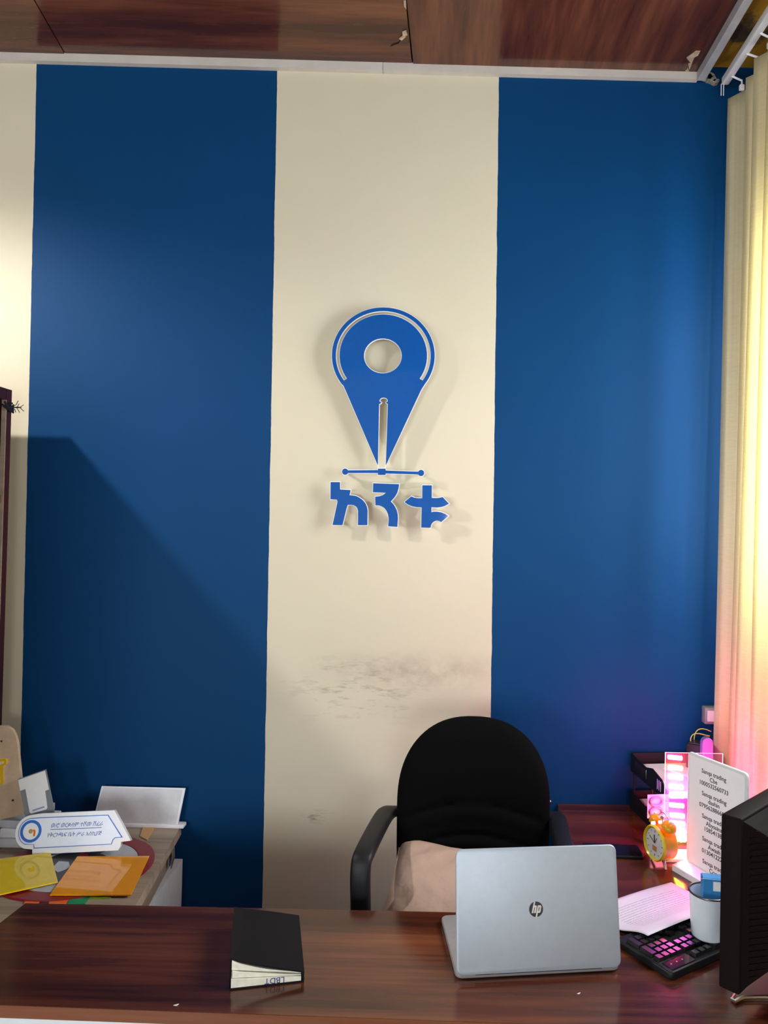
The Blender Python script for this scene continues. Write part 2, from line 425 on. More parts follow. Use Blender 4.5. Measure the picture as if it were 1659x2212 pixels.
# window frames
def window_frame(name, a0, a1, z0, z1, plane, t):
    g = G()
    def bar(p0, p1, q0, q1):
        if plane == 'x': g.box(t, t + 0.05, p0, p1, q0, q1)
        else: g.box(p0, p1, t - 0.05, t, q0, q1)
    bar(a0, a0 + 0.04, z0, z1); bar(a1 - 0.04, a1, z0, z1); bar(a0, a1, z0, z0 + 0.04); bar(a0, a1, z1 - 0.04, z1)
    am = (a0 + a1) / 2; bar(am - 0.02, am + 0.02, z0, z1)
    return struct(g.obj(name, m_white_pl))
window_frame('window_1', *WIN1, 'x', XR + 0.05)
window_frame('window_2', *WIN2, 'y', YB - 0.05)
window_frame('added_window', *ADDED_WIN, 'y', YB - 0.05)  # frame of the window added for extra light

# ceiling: a base and laminate panels below it
TILT = 0.0066
def zc(x): return ZC - TILT * x
base = G()
base.add([(XL, YB, zc(XL) + 0.03), (XR + .1, YB, zc(XR) + 0.03), (XR + .1, WY, zc(XR) + 0.03), (XL, WY, zc(XL) + 0.03),
          (XL, YB, 3.5), (XR + .1, YB, 3.5), (XR + .1, WY, 3.5), (XL, WY, 3.5)],
         [(0, 1, 2, 3), (7, 6, 5, 4), (0, 4, 5, 1), (1, 5, 6, 2), (2, 6, 7, 3), (3, 7, 4, 0)])
ceiling = struct(base.obj('ceiling', m_must))
XT = 0.832
def panel(poly, mat, dz=0.0):
    g = G(); n = len(poly)
    g.add([(x, y, zc(x) + dz) for x, y in poly] + [(x, y, zc(x) + 0.029) for x, y in poly],
          [tuple(range(n))] + [tuple(range(2 * n - 1, n - 1, -1))] + [(i, n + i, n + (i + 1) % n, (i + 1) % n) for i in range(n)])
    return g.obj('ceiling_panel', mat, ceiling)
def joint(pa, pb):
    a = onz(*pa, ZC); b = onz(*pb, ZC); k = (b.x - a.x) / (b.y - a.y)
    return lambda y: a.x + k * (y - a.y)
j1 = joint((877, 0), (891, 135)); j2 = joint((70, 0), (137, 117))
ya = WY - 0.004
panel([(XL + .01, 1.2), (j2(1.2) - .0015, 1.2), (j2(ya) - .0015, ya), (XL + .01, ya)], m_ceil_x)
panel([(j2(1.2) + .0015, 1.2), (j1(1.2) - .0025, 1.2), (j1(ya) - .0025, ya), (j2(ya) + .0015, ya)], m_ceil_x, 0.002)
panel([(j1(1.2) + .0025, 1.2), (XT, 1.2), (XT, ya), (j1(ya) + .0025, ya)], m_ceil_y)
for k in range(3):   # panels further back, above and behind the viewer
    xa = XL + .01 + k * (XT - XL) / 3; xb = XL + (k + 1) * (XT - XL) / 3
    panel([(xa, YB), (xb, YB), (xb, 1.196), (xa, 1.196)], m_ceil_x if k < 2 else m_ceil_y)
def flake(pts, drop=0.004):
    g = G(); q = [onz(px, py, ZC) for px, py in pts]; n = len(q)
    g.add([(p.x, p.y, zc(p.x) - drop * (0.4 + 0.6 * (i % 2))) for i, p in enumerate(q)] + [(p.x, p.y, zc(p.x) + 0.001) for p in q],
          [tuple(range(n)), tuple(range(2 * n - 1, n - 1, -1))] + [(i, n + i, n + (i + 1) % n, (i + 1) % n) for i in range(n)])
    return g.obj('torn_flake', m_chip, ceiling)
flake([(1483, 121), (1503, 106), (1513, 106), (1508, 114), (1500, 120), (1494, 132)])
flake([(1487, 134), (1496, 128), (1493, 138), (1489, 145)])
flake([(1480, 149), (1486, 142), (1489, 150), (1482, 153)])
flake([(869, 69), (877, 66), (880, 76), (870, 77)])
flake([(872, 2), (877, 2), (878, 20), (873, 12)])
flake([(862, 84), (870, 78), (877, 79), (868, 86)])
g = G(); pts = [onz(*q, ZC) for q in ((876, 80), (866, 88), (862, 94), (852, 97), (844, 101))]
g.tube([(p.x, p.y, zc(p.x)) for p in pts], 0.0016, 5); g.obj('crack', m_black_v, ceiling)

# trims under the ceiling
a = ony(0, 127, WY); b = ony(1506, 169, WY)
g = G(); k = (b.z - a.z) / (b.x - a.x)
def tz(x): return a.z + k * (x - a.x)
jx = ony(828, 145, WY).x
def trim_piece(xa, xb, h=0.0148, d=0.02):
    g = G()
    g.add([(xa, WY - d, tz(xa) - h), (xb, WY - d, tz(xb) - h), (xb, WY + .002, tz(xb) - h), (xa, WY + .002, tz(xa) - h),
           (xa, WY - d, tz(xa) + h), (xb, WY - d, tz(xb) + h), (xb, WY + .002, tz(xb) + h), (xa, WY + .002, tz(xa) + h)],
          [(0, 3, 2, 1), (4, 5, 6, 7), (0, 1, 5, 4), (1, 2, 6, 5), (2, 3, 7, 6), (3, 0, 4, 7)])
    return g
struct(trim_piece(XL, jx).obj('trim_1', m_trim))
struct(trim_piece(jx + 0.001, XT + 0.004, 0.0152).obj('trim_2', m_trim))
g = G(); g.box(XT, XT + 0.026, YB, WY - 0.02, zc(XT) - 0.03, zc(XT) + 0.03); struct(g.obj('trim_3', m_trim_g))
g = G()   # broken plaster in the corner
for (px, py, s_) in ((1530, 160, .016), (1541, 166, .013), (1550, 170, .011), (1537, 158, .012)):
    p = ony(px, py, WY - 0.03)
    g.prism([(s_ * (1 + .4 * random.random()) * math.cos(t), s_ * (0.5 + .4 * random.random()) * math.sin(t)) for t in [i * PI / 3.5 for i in range(7)]], 0, 0.02, TR(p.x, p.y + .03, p.z) @ UPRIGHT)
o = g.obj('plaster_debris', plain('broken_plaster', (0.28, 0.26, 0.22, 1), 0.9, var=0.6, scale=60)); struct(o)

# ------------------------------------------------------------------ ceiling lamp (left, above the bookcase)
lt = thing('ceiling_lamp', 'round white ceiling downlight above the bookcase at the left', 'lamp', (LAMP.x, LAMP.y, zc(LAMP.x)))
g = G(); g.lathe([(0.05, 0), (0.055, -0.015), (0.03, -0.03), (0.02, -0.06)], 24); g.obj('socket', m_white_pl, lt, True)
g = G(); g.lathe([(0.02, -0.05), (0.05, -0.06), (0.075, -0.1), (0.085, -0.15), (0.082, -0.15), (0.072, -0.1), (0.047, -0.064), (0.02, -0.056)], 28); g.obj('shade', m_white_pl, lt, True)
g = G(); g.lathe([(0.012, -0.06), (0.03, -0.075), (0.04, -0.10), (0.042, -0.12), (0.034, -0.14), (0.01, -0.148)], 24)
g.obj('bulb', glow('lamp_bulb_glow', (1.0, 0.93, 0.82, 1), 3.0), lt, True)
ld = bpy.data.lights.new('lamp_light', 'SPOT'); ld.energy = 165; ld.color = (1.0, 0.97, 0.93); ld.shadow_soft_size = 0.05; ld.spot_size = R(162); ld.spot_blend = 0.4
lo = bpy.data.objects.new('lamp_light', ld); COL.objects.link(lo); lo.parent = lt; lo.location = (0, 0, -0.21)

# ------------------------------------------------------------------ bookcase (open side turned to the right)
c0 = ony(26, 843, 2.44)
bx_, bt = c0.x, c0.z
bk = thing('bookcase', 'dark reddish wooden bookcase at the left picture edge', 'bookcase', (bx_, 0, 0))
DEP, YA, YE = 0.34, 2.44, 1.25
g = G(); g.box(-DEP, 0, YA - 0.03, YA, 0, bt); g.obj('end_board', m_book, bk)
g = G(); g.box(-DEP, 0, YE, YE + 0.05, 0, bt); g.obj('end_board', m_book, bk)
g = G(); g.box(-DEP, -0.001, YE + .05, YA - .031, bt - 0.035, bt); g.obj('top_board', m_book, bk)
g = G(); g.box(-DEP, -DEP + 0.015, YE + .05, YA - .031, 0.0, bt - .036); g.obj('back_panel', m_book_in, bk)
g = G(); g.box(-0.012, 0.002, YA - 0.034, YA - 0.0305, 0, bt - .036); g.obj('edge_strip', m_oak, bk)
for py in (1078, 1303, 1500):
    zz = ony(12, py, 2.40).z
    g = G(); g.box(-DEP + .016, -0.004, YE + .051, YA - .035, zz - 0.012, zz + 0.012); g.obj('shelf', m_book_in, bk)
g = G()   # frayed dark cord knotted round the top corner
kn = Vector((bx_, YA - 0.03, bt - 0.055))
for i in range(5):
    g.tube([kn + Vector((0.004 + .001 * i, -0.03 + .012 * i, .012 * math.sin(i * 2))), kn + Vector((0.008, .012 - .01 * i, -.006)), kn + Vector((0.006, 0.03, .008 - .006 * i))], 0.0035, 6)
for i in range(7):
    an = R(-70 + 22 * i); L = .025 + .016 * ((i * 37) % 5) / 4
    e = kn + Vector((.012 + L * math.cos(an) * .9, .02, L * math.sin(an) * .7)); mid = (kn + e) / 2 + Vector((0.006, .012, .008 * math.sin(i)))
    g.tube([kn + Vector((0.005, .02, 0)), mid, e], 0.0011, 5)
o = g.obj('frayed_cord', m_black_v); tag(o, 'frayed black cord tied to the top corner of the bookcase', 'cord')

# ------------------------------------------------------------------ wall sign: pin, crossbar and three letters
STAND = 0.032
YS = WY - STAND - 0.007
def z7(x, y): return 680 + x * 0.25316, 640 + y * 0.25316
def z5(x, y): return 690 + x * 0.18083, 1030 + y * 0.18083
def sign_piece(name, loops_px, label, cat, group=None, pegs=()):
    loops = [[ony(px, py, YS) for px, py in lp] for lp in loops_px]
    ox = sum(p.x for p in loops[0]) / len(loops[0]); oz = min(p.z for p in loops[0])
    lo_ = [[(p.x - ox, p.z - oz) for p in lp] for lp in loops]
    t = thing(name, label, cat, (ox, YS, oz), 0, group)
    link('face', curve_mesh(lo_, 0.003), m_blue_ac, t, m=UPRIGHT)
    link('backing', curve_mesh(lo_, 0.004, 0.0022), m_white_ac, t, m=TR(0, 0.0042, 0) @ UPRIGHT)
    for px, py in pegs:
        q = ony(px, py, YS); g = G(); g.cyl((q.x - ox, 0.004, q.z - oz), (q.x - ox, STAND + 0.007, q.z - oz), 0.005, n=12)
        g.obj('standoff', m_metal, t, True)
    return t
def ell(cx, cy, rx, ry, a0, a1, n): return [(cx + rx * math.cos(R(a0 + (a1 - a0) * i / n)), cy + ry * math.sin(R(a0 + (a1 - a0) * i / n))) for i in range(n + 1)]
pc = (585, 508)
outer = [(538, 1442), (262, 800), (245, 762)] + ell(*pc, 438, 411, 144, 396, 60) + [(925, 772), (905, 805), (607, 1442), (624, 926), (624, 918), (612, 914), (608, 906)] + ell(588, 893, 36, 28, 15, -195, 14) + [(568, 906), (564, 914), (551, 918), (549, 926)]
hole = ell(581, 510, 162, 149, 0, 350, 40)
arc = ell(*pc, 405, 380, 146, 394, 50) + ell(*pc, 373, 351, 394, 146, 50)
pin = sign_piece('location_pin_sign', [[z7(*p) for p in lp] for lp in (outer, hole, arc)],
                 'large glossy blue map pin emblem with round hole mounted on the cream wall stripe', 'wall sign',
                 pegs=[z7(450, 780), z7(720, 780), z7(585, 290), z7(470, 1100), z7(680, 1100)])
bar = ell(260, 1497, 26, 27, 25, 335, 20) + [(540, 1483), (540, 1471), (604, 1471), (604, 1487), (882, 1497)] + ell(907, 1508, 26, 27, 205, 515, 20) + [(882, 1520), (604, 1512), (604, 1525), (540, 1525), (540, 1508)]
sign_piece('crossbar_sign', [[z7(*p) for p in bar]], 'thin blue crossbar with round ends below the map pin', 'wall sign', pegs=[z7(560, 1498), z7(900, 1508), z7(262, 1498)])
L1 = [(135, 63), (245, 63), (247, 152), (373, 158), (360, 220), (400, 222), (440, 230), (480, 250), (520, 281), (550, 318), (568, 358), (576, 400), (573, 577), (462, 577), (462, 405), (455, 378), (440, 356), (418, 342), (388, 335), (338, 334), (325, 375), (276, 577), (158, 574), (218, 295), (210, 272), (133, 268)]
L2 = [(643, 77), (951, 88), (946, 135), (930, 190), (902, 240), (853, 295), (882, 325), (908, 365), (926, 405), (936, 455), (938, 500), (931, 598), (822, 590), (828, 500), (820, 448), (803, 408), (778, 374), (745, 352), (710, 341), (670, 340), (667, 238), (715, 233), (755, 220), (780, 204), (793, 190), (640, 184)]
L3 = [(1230, 101), (1343, 102), (1342, 252), (1400, 254), (1440, 250), (1471, 241), (1548, 322), (1500, 348), (1450, 362), (1400, 367), (1338, 362), (1338, 424), (1370, 416), (1410, 416), (1455, 424), (1500, 442), (1541, 466), (1456, 541), (1430, 526), (1400, 522), (1370, 533), (1345, 555), (1332, 580), (1327, 608), (1217, 606), (1222, 365), (1160, 362), (1110, 352), (1060, 332), (1017, 302), (1098, 234), (1130, 248), (1180, 256), (1228, 255)]
for nm, L, lab, pg in (('sign_letter', L1, 'blue script letter, leftmost of the three under the crossbar', [(190, 200), (520, 450), (215, 500)]),
                       ('sign_letter', L2, 'blue script letter, middle one of the three under the crossbar', [(860, 130), (880, 500), (720, 290)]),
                       ('sign_letter', L3, 'blue cross-shaped script letter, rightmost of the three under the crossbar', [(1280, 160), (1270, 540), (1430, 310)])):
    sign_piece(nm, [[z5(*p) for p in L]], lab, 'wall sign', 'blue letters on the cream stripe', [z5(*p) for p in pg])

# ------------------------------------------------------------------ desks
DZ = 0.75
def lin(pa, pb, z=DZ):
    a = onz(*pa, z); b = onz(*pb, z); return a.xy, (b - a).xy.normalized()
def cross(l1, l2):
    (p, d), (q, e) = l1, l2
    den = d.x * e.y - d.y * e.x; t = ((q.x - p.x) * e.y - (q.y - p.y) * e.x) / den
    return p + d * t
lb = lin((55, 1951), (900, 1969)); lf = lin((0, 2170), (900, 2203)); ll = lin((55, 1951), (2, 1992))
lr = (Vector((1.05, 0)), Vector((0, 1)))
A_, B_, C_, D_ = cross(lb, ll), cross(lb, lr), cross(lf, lr), cross(lf, ll)
dk = thing('reception_desk', 'reddish-brown laminate front desk with the laptop on it', 'desk', (A_.x, A_.y, 0))
rel = lambda p: (p.x - A_.x, p.y - A_.y)
g = G(); g.prism([rel(D_), rel(C_), rel(B_), rel(A_)], DZ - 0.024, DZ); g.obj('top', m_desk, dk)
fd = (C_ - D_).normalized(); fn = Vector((fd.y, -fd.x)); e0, e1 = D_ + fn * 0.0012, C_ + fn * 0.0012
g = G(); g.prism([rel(e0), rel(e1), rel(C_), rel(D_)], DZ - 0.024, DZ - 0.0008); g.obj('edge_band', m_desk_edge, dk)
p0, p1 = D_ - fn * 0.006, C_ - fn * 0.006
g = G(); g.prism([rel(p0 + fd * .01), rel(p1), rel(p1 - fn * .018), rel(p0 - fn * .018 + fd * .01)], 0.0, DZ - 0.0245); g.obj('front_panel', plain('white_board', (0.70, 0.74, 0.78, 1), 0.4, var=0.05, scale=15), dk)
ld_ = (D_ - A_).normalized(); ln = Vector((-ld_.y, ld_.x))
if ln.x < 0: ln = -ln
q0, q1 = A_ + ln * .004 + ld_ * .01, D_ + ln * .004 - ld_ * .04
g = G(); g.prism([rel(q1), rel(q1 + ln * .018), rel(q0 + ln * .018), rel(q0)], 0, DZ - 0.0245); g.obj('side_panel', m_desk, dk)

ls = lin((1205, 1733), (1240, 1822))
bq = (B_ - A_).normalized(); up_ = Vector((-bq.y, bq.x))
lb2 = (A_ + up_ * 0.0015, bq)
P1, P2 = cross(lb2, ls), cross(lb2, lr)
lw = (Vector((0, WY - 0.006)), Vector((1, 0)))
P3, P4 = cross(lw, lr), cross(lw, ls)
sd = thing('side_desk', 'reddish-brown laminate side desk running back to the wall under the letter tray', 'desk', (P4.x, P4.y, 0))
rel2 = lambda p: (p.x - P4.x, p.y - P4.y)
g = G(); g.prism([rel2(P1), rel2(P2), rel2(P3), rel2(P4)], DZ - 0.024, DZ); g.obj('top', m_desk, sd)
sdn = (P4 - P1).normalized(); sdr = Vector((sdn.y, -sdn.x))
g = G(); g.prism([rel2(P1 - sdr * .0012), rel2(P1), rel2(P4), rel2(P4 - sdr * .0012)], DZ - 0.024, DZ - 0.0008); g.obj('edge_band', m_desk_edge, sd)
g = G(); a = P1 + sdr * .006 + sdn * .02; b = P4 + sdr * .006 - sdn * .01
g.prism([rel2(a), rel2(a + sdr * .018), rel2(b + sdr * .018), rel2(b)], 0, DZ - 0.0245); g.obj('side_panel', plain('grey_board', (0.20, 0.20, 0.20, 1), 0.5), sd)
g = G(); g.prism([rel2(P3 + Vector((-.02, -.4))), rel2(P3 + Vector((-.002, -.4))), rel2(P3 + Vector((-.002, -.02))), rel2(P3 + Vector((-.02, -.02)))], 0, DZ - .0245); g.obj('side_panel', m_desk, sd)

def scrap(px, py, s_, lab):
    p = onz(px, py, DZ); g = G()
    v = [(-s_, 0, .0006), (0.2 * s_, -.25 * s_, .001), (s_, .2 * s_, .003), (.5 * s_, .6 * s_, .0012), (-s_, 0, 0), (0.2 * s_, -.25 * s_, 0), (s_, .2 * s_, 0.0012), (.5 * s_, .6 * s_, 0)]
    g.add(v, [(0, 1, 2, 3), (7, 6, 5, 4), (0, 4, 5, 1), (1, 5, 6, 2), (2, 6, 7, 3), (3, 7, 4, 0)])
    o = g.obj('paper_scrap', m_paper); o.location = p; tag(o, lab, 'scrap')
scrap(380, 2172, 0.005, 'tiny white paper scrap near the front desk edge left of the notebook')
scrap(1250, 2147, 0.0035, 'tiny white crumb on the desk in front of the laptop')

# ------------------------------------------------------------------ laptop
hl = onz(985, 2106, DZ + .012); hr = onz(1340, 2087, DZ + .012)
lw_ = (hr - hl).length; yaw = math.atan2(hr.y - hl.y, hr.x - hl.x)
lp = thing('laptop', 'open silver laptop seen from behind on the front desk', 'laptop', ((hl.x + hr.x) / 2, (hl.y + hr.y) / 2, DZ), yaw)
W2 = lw_ / 2
def rrect(w, h, r, n=8):
    o = []
    for cx, cy, a0 in ((w - r, r, -90), (w - r, h - r, 0), (-w + r, h - r, 90), (-w + r, r, 180)):
        o += [(cx + r * math.cos(R(a0 + 90 * i / n)), cy + r * math.sin(R(a0 + 90 * i / n))) for i in range(n + 1)]
    return o
tl = ony(975, 1834, hl.y + 0.045); LH = ((tl - hl).length)
lean = math.atan2(0.045, tl.z - hl.z)
def plate_rounded(poly, t, r, n=3):
    """plate with softened rim; poly in xy, z 0..t"""
    cx = sum(p[0] for p in poly) / len(poly); cy = sum(p[1] for p in poly) / len(poly)
    def inset(d): 
        out = []
        for x, y in poly:
            dx, dy = x - cx, y - cy; L = math.hypot(dx, dy); out.append((x - dx / L * d, y - dy / L * d))
        return out
    rings = []
    for i in range(n + 1):
        a = PI / 2 * i / n; d = r * (1 - math.sin(a)); rings.append([(x, y, r * (1 - math.cos(a))) for x, y in inset(d)])
    for i in range(n + 1):
        a = PI / 2 * i / n; d = r * (1 - math.cos(a)); rings.append([(x, y, t - r + r * math.sin(a)) for x, y in inset(d)])
    return G().loft(rings)
ML = TR(0, 0, 0.012) @ RX(-lean) @ UPRIGHT        # plate x-y -> lid plane, leaning away from the viewer
lid = plate_rounded(rrect(W2, LH, 0.014), 0.007, 0.0028).obj('lid', m_silver, lp, True, ML)
g = G(); g.box(-W2 + .006, W2 - .006, .012, LH - .006, -0.0008, 0.0002); g.obj('screen', m_black_gl, lid)
g = G(); g.prism([(0.0148 * math.cos(2 * PI * i / 40), 0.0148 * math.sin(2 * PI * i / 40)) for i in range(40)], 0, 0.0006)
LC = TR(W2 * 2 * (0.485 - .5), LH * 0.495, 0.0068)
g.obj('logo_disc', m_logo_d, lid, m=LC)
h_ = [(830, 519), (844, 519), (835, 560), (852, 560), (858, 568), (845, 632), (826, 632), (838, 578), (831, 578), (820, 632), (800, 632)]
p_ = [(868, 560), (898, 560), (906, 570), (896, 622), (886, 632), (866, 632), (857, 675), (840, 675)]
ph = [(880, 578), (888, 578), (880, 614), (871, 614)]
nr = lambda L: [((x - 850) / 74 * .0148, (597 - y) / 74 * .0148) for x, y in L]
link('logo_letter', curve_mesh([nr(h_)], 0.0004), m_logo_l, lid, m=LC @ TR(0, 0, .0006))
link('logo_letter', curve_mesh([nr(p_), nr(ph)], 0.0004), m_logo_l, lid, m=LC @ TR(0, 0, .0006))
BD = 0.232
g = plate_rounded(rrect(W2, BD, 0.014), 0.012, 0.003)
bs = g.obj('base', m_silver_d, lp, True, TR(0, 0.002, 0.002))
g = G()
for r_ in range(5):
    for c_ in range(14): g.box(-W2 + .03 + c_ * .0197, -W2 + .047 + c_ * .0197, .03 + r_ * .019, .046 + r_ * .019, .012, .0128)
stuff(g.obj('keys', m_black_pl, bs))
for sx in (-1, 1):
    for yy in (0.02, 0.2): g = G(); g.cyl((sx * (W2 - .03), yy, 0), (sx * (W2 - .03), yy, .0025), .006, n=12); g.obj('rubber_foot', m_black_pl, lp)
g = G(); g.cyl((-W2 + .04, .004, .012), (W2 - .04, .004, .012), .0048, n=14); g.obj('hinge', m_gun, lp, True)

# ------------------------------------------------------------------ notebook
na = onz(495, 2140, DZ); nb = onz(657, 2122, DZ); nyaw = math.atan2(nb.y - na.y, nb.x - na.x); nw = (nb - na).length
m_cover = plain('notebook_cover', (0.006, 0.006, 0.008, 1), 0.6, var=0.2, scale=300, spec=0.12)
nt = thing('notebook', 'black-covered notebook with pages fanned open on the front desk', 'notebook', na, nyaw)
NL = 0.225; hL, hR = 0.050, 0.016
g = G(); g.rbox(0, nw, 0, NL, 0, 0.003, .0012); g.obj('back_cover', m_cover, nt, True)
def page_block(name, zl0, zl1, zr0, zr1, x0, yoff, mat):
    g = G(); n = 10; rings = []
    for yy in (yoff, yoff + 0.003, NL - .006, NL - .004):
        low = [(x0 + (nw - .006 - x0) * i / n, yy, zl0 + (zr0 - zl0) * i / n) for i in range(n + 1)]
        hi = [(x0 + (nw - .006 - x0) * i / n, yy, zl1 + (zr1 - zl1) * (i / n) ** 0.75) for i in range(n, -1, -1)]
        rings.append(low + hi)
    return g.loft(rings).obj(name, mat, nt)
page_block('page_block', 0.0032, 0.020, 0.0032, 0.012, 0.003, 0.002, m_page)
page_block('fanned_pages', 0.0203, 0.0335, 0.0121, 0.0135, 0.005, 0.006, m_page)
page_block('fanned_pages', 0.0340, 0.0485, 0.0136, 0.0155, 0.0035, 0.010, m_page)
g = G(); n = 12; rings = []
for i in range(n + 1):
    x = nw * i / n; z = hL + (hR + .002 - hL) * (i / n) ** 0.8
    rings.append([(x, 0.001 + .018 * (1 - i / n), z), (x, NL, z + .003 * math.sin(PI * i / n)), (x, NL, z + .0032 + .003 * math.sin(PI * i / n)), (x, 0.001 + .018 * (1 - i / n), z + .0032)])
g.loft(rings).obj('front_cover', m_cover, nt, True)
g = G(); g.rbox(nw - .004, nw, 0.001, NL, 0.001, hR + .004, .0014); g.obj('spine', m_cover, nt, True)
me = text_mesh('LBDT', 0.0165, 0.0003, shear=0.0)
link('handwritten_letters', me, m_ink, nt, m=TR(nw * 0.60, 0.0017, 0.0145) @ UPRIGHT @ RZ(PI))

# ------------------------------------------------------------------ office chair and cushion
cb = ony(1014, 1960, 2.24); ccx = cb.x
ch = thing('office_chair', 'black fabric swivel chair with plastic armrests behind the desk', 'chair', (ccx, 2.13, 0), R(-2))
ztop = ony(1010, 1545, 2.25).z
zbot, HW = 0.56, 0.216
nu, nv = 40, 60
def back_surface(front):
    pts = []
    for j in range(nv + 1):
        v = j / nv; vv = 0.62
        z = zbot + (ztop - .235 - zbot) * v / vv if v < vv else ztop - .235 + .235 * math.sin((v - vv) / (1 - vv) * PI / 2)
        v = (z - zbot) / (ztop - zbot)
        s_ = max(0.0, (z - (ztop - 0.235)) / 0.235)
        wd = HW * max(0.0, 1 - s_ ** 2.35) ** (1 / 2.35)
        wd *= 0.965 + 0.035 * math.sin(min(1, v * 1.6) * PI / 2)
        row = []
        for i in range(nu + 1):
            u = -1 + 2 * i / nu
            x = wd * math.sin(u * PI / 2)
            uu = abs(math.sin(u * PI / 2))
            edge = max(0, 1 - uu ** 4) ** 0.5 * min(1, (max(0, 1 - s_ ** 5)) ** 0.5 + 0.0) * min(1, (v / .04) ** 0.5 if v < .04 else 1)
            curve = -0.035 * (x / HW) ** 2 + 0.035 * (v - .35) ** 2 * 1.4
            if front:
                gro = 0
                for zz, dd in ((0.885, .009), (0.80, .011)):
                    zl = zz - 0.05 * (x / HW) ** 2
                    gro += dd * math.exp(-((z - zl) / 0.006) ** 2) * max(0, 1 - uu ** 6) * (0.6 + .4 * math.cos(u * 2))
                    gro -= 0.006 * math.exp(-((z - zl + .028) / 0.02) ** 2) * max(0, 1 - uu ** 4)
                y = -0.045 * edge + curve + gro
            else: y = 0.028 * edge + curve
            row.append((x, y, z))
        pts.append(row)
    return pts
fr, bk_ = back_surface(True), back_surface(False)
g = G(); W = nu + 1
v = [p for row in fr for p in row] + [p for row in bk_ for p in row]; off = W * (nv + 1); f = []
for j in range(nv):
    for i in range(nu):
        a = j * W + i; f.append((a, a + 1, a + W + 1, a + W)); b = off + a; f.append((b, b + W, b + W + 1, b + 1))
    f.append((j * W, (j + 1) * W, off + (j + 1) * W, off + j * W)); a = j * W + nu; f.append((a, off + a, off + a + W, a + W))
for i in range(nu): f.append((i, off + i, off + i + 1, i + 1))
g.add(v, f)
me_o = g.obj('backrest', m_black_fab, ch, True, TR(0, 0.09, 0), angle=60)
bm = bmesh.new(); bm.from_mesh(me_o.data); bmesh.ops.remove_doubles(bm, verts=bm.verts, dist=0.0004); bmesh.ops.recalc_face_normals(bm, faces=bm.faces); bm.to_mesh(me_o.data); bm.free()
g = G(); g.rbox(-0.235, 0.235, -0.37, 0.08, 0.47, 0.56, 0.035, 4); g.obj('seat', m_black_fab, ch, True, angle=60)
def arm(pts, wdt, thk, name):
    """flat ribbon arm through points (x, y, z)"""
    P = [Vector(p) for p in pts]
    for _ in range(3):     # corner cutting
        Q = [P[0]]
        for a, b in zip(P, P[1:]): Q += [a * .75 + b * .25, a * .25 + b * .75]
        P = Q + [P[-1]]
    rings = []
    for i, p in enumerate(P):
        t = (P[min(i + 1, len(P) - 1)] - P[max(i - 1, 0)]).normalized()
        side = Vector((1, 0, 0)); side = (side - t * side.dot(t)).normalized(); nn = t.cross(side)
        ring = []
        for k in range(12):
            a = 2 * PI * k / 12; ca, sa = math.cos(a), math.sin(a)
            ring.append(tuple(p + side * wdt / 2 * math.copysign(abs(ca) ** .55, ca) + nn * thk / 2 * math.copysign(abs(sa) ** .55, sa)))
        rings.append(ring)
    G().loft(rings).obj(name, m_black_pl, ch, True, angle=50)
def chl(px, py, y):   # pixel at a depth -> chair coordinates
    q = ony(px, py, y); q = Matrix.Rotation(R(2), 3, 'Z') @ Vector((q.x - ccx, q.y - 2.13, q.z)); return (q.x, q.y, q.z)
a1, a2, a3, a4, a5 = chl(838, 1752, 2.23), chl(824, 1770, 2.17), chl(788, 1840, 1.98), chl(777, 1870, 1.95), chl(780, 1990, 1.95)
a0 = (a1[0] + .03, a1[1] + .03, a1[2] - .01)
arm([a0, a1, a2, a3, a4, a5, (a5[0], a5[1] + .01, 0.47), (a5[0] + .06, a5[1] + .05, 0.455)], 0.052, 0.03, 'armrest')
mx_ = lambda p: (min(-p[0] + 0.008, 0.238), p[1], p[2])
arm([mx_(a0), mx_(a1), mx_(a2), mx_(a3), mx_(a4), mx_(a5), (0.238, a5[1] + .01, 0.47), (0.178, a5[1] + .05, 0.455)], 0.052, 0.03, 'armrest')
g = G(); g.rbox(-.04, .04, 0.05, 0.13, 0.43, 0.75, .01); g.obj('back_bracket', m_black_pl, ch, True)
kb = chl(1186, 1732, 2.27); g = G(); g.cyl((HW - .03, kb[1] - .01, kb[2]), (kb[0] + .004, kb[1], kb[2]), .009, .007, 12); g.obj('tilt_knob', m_gun, ch, True)
g = G(); g.rbox(-.1, .1, -.25, .08, 0.44, 0.475, .008); g.cyl((0, -.08, .1), (0, -.08, .45), .028); g.obj('gas_lift', m_black_pl, ch, True)
for i in range(5):
    an = R(90 + 72 * i); c = Vector((math.cos(an), math.sin(an), 0))
    g = G(); g.cyl(Vector((0, -.08, .11)), Vector((0, -.08, .085)) + c * .24, .026, .016, 10); lg = g.obj('base_arm', m_black_pl, ch, True)
    g = G(); e = Vector((0, -.08, .028)) + c * .24; s_ = Vector((-c.y, c.x, 0)); g.cyl(e - s_ * .018, e + s_ * .018, .028, n=18); g.obj('caster', m_black_pl, lg, True)

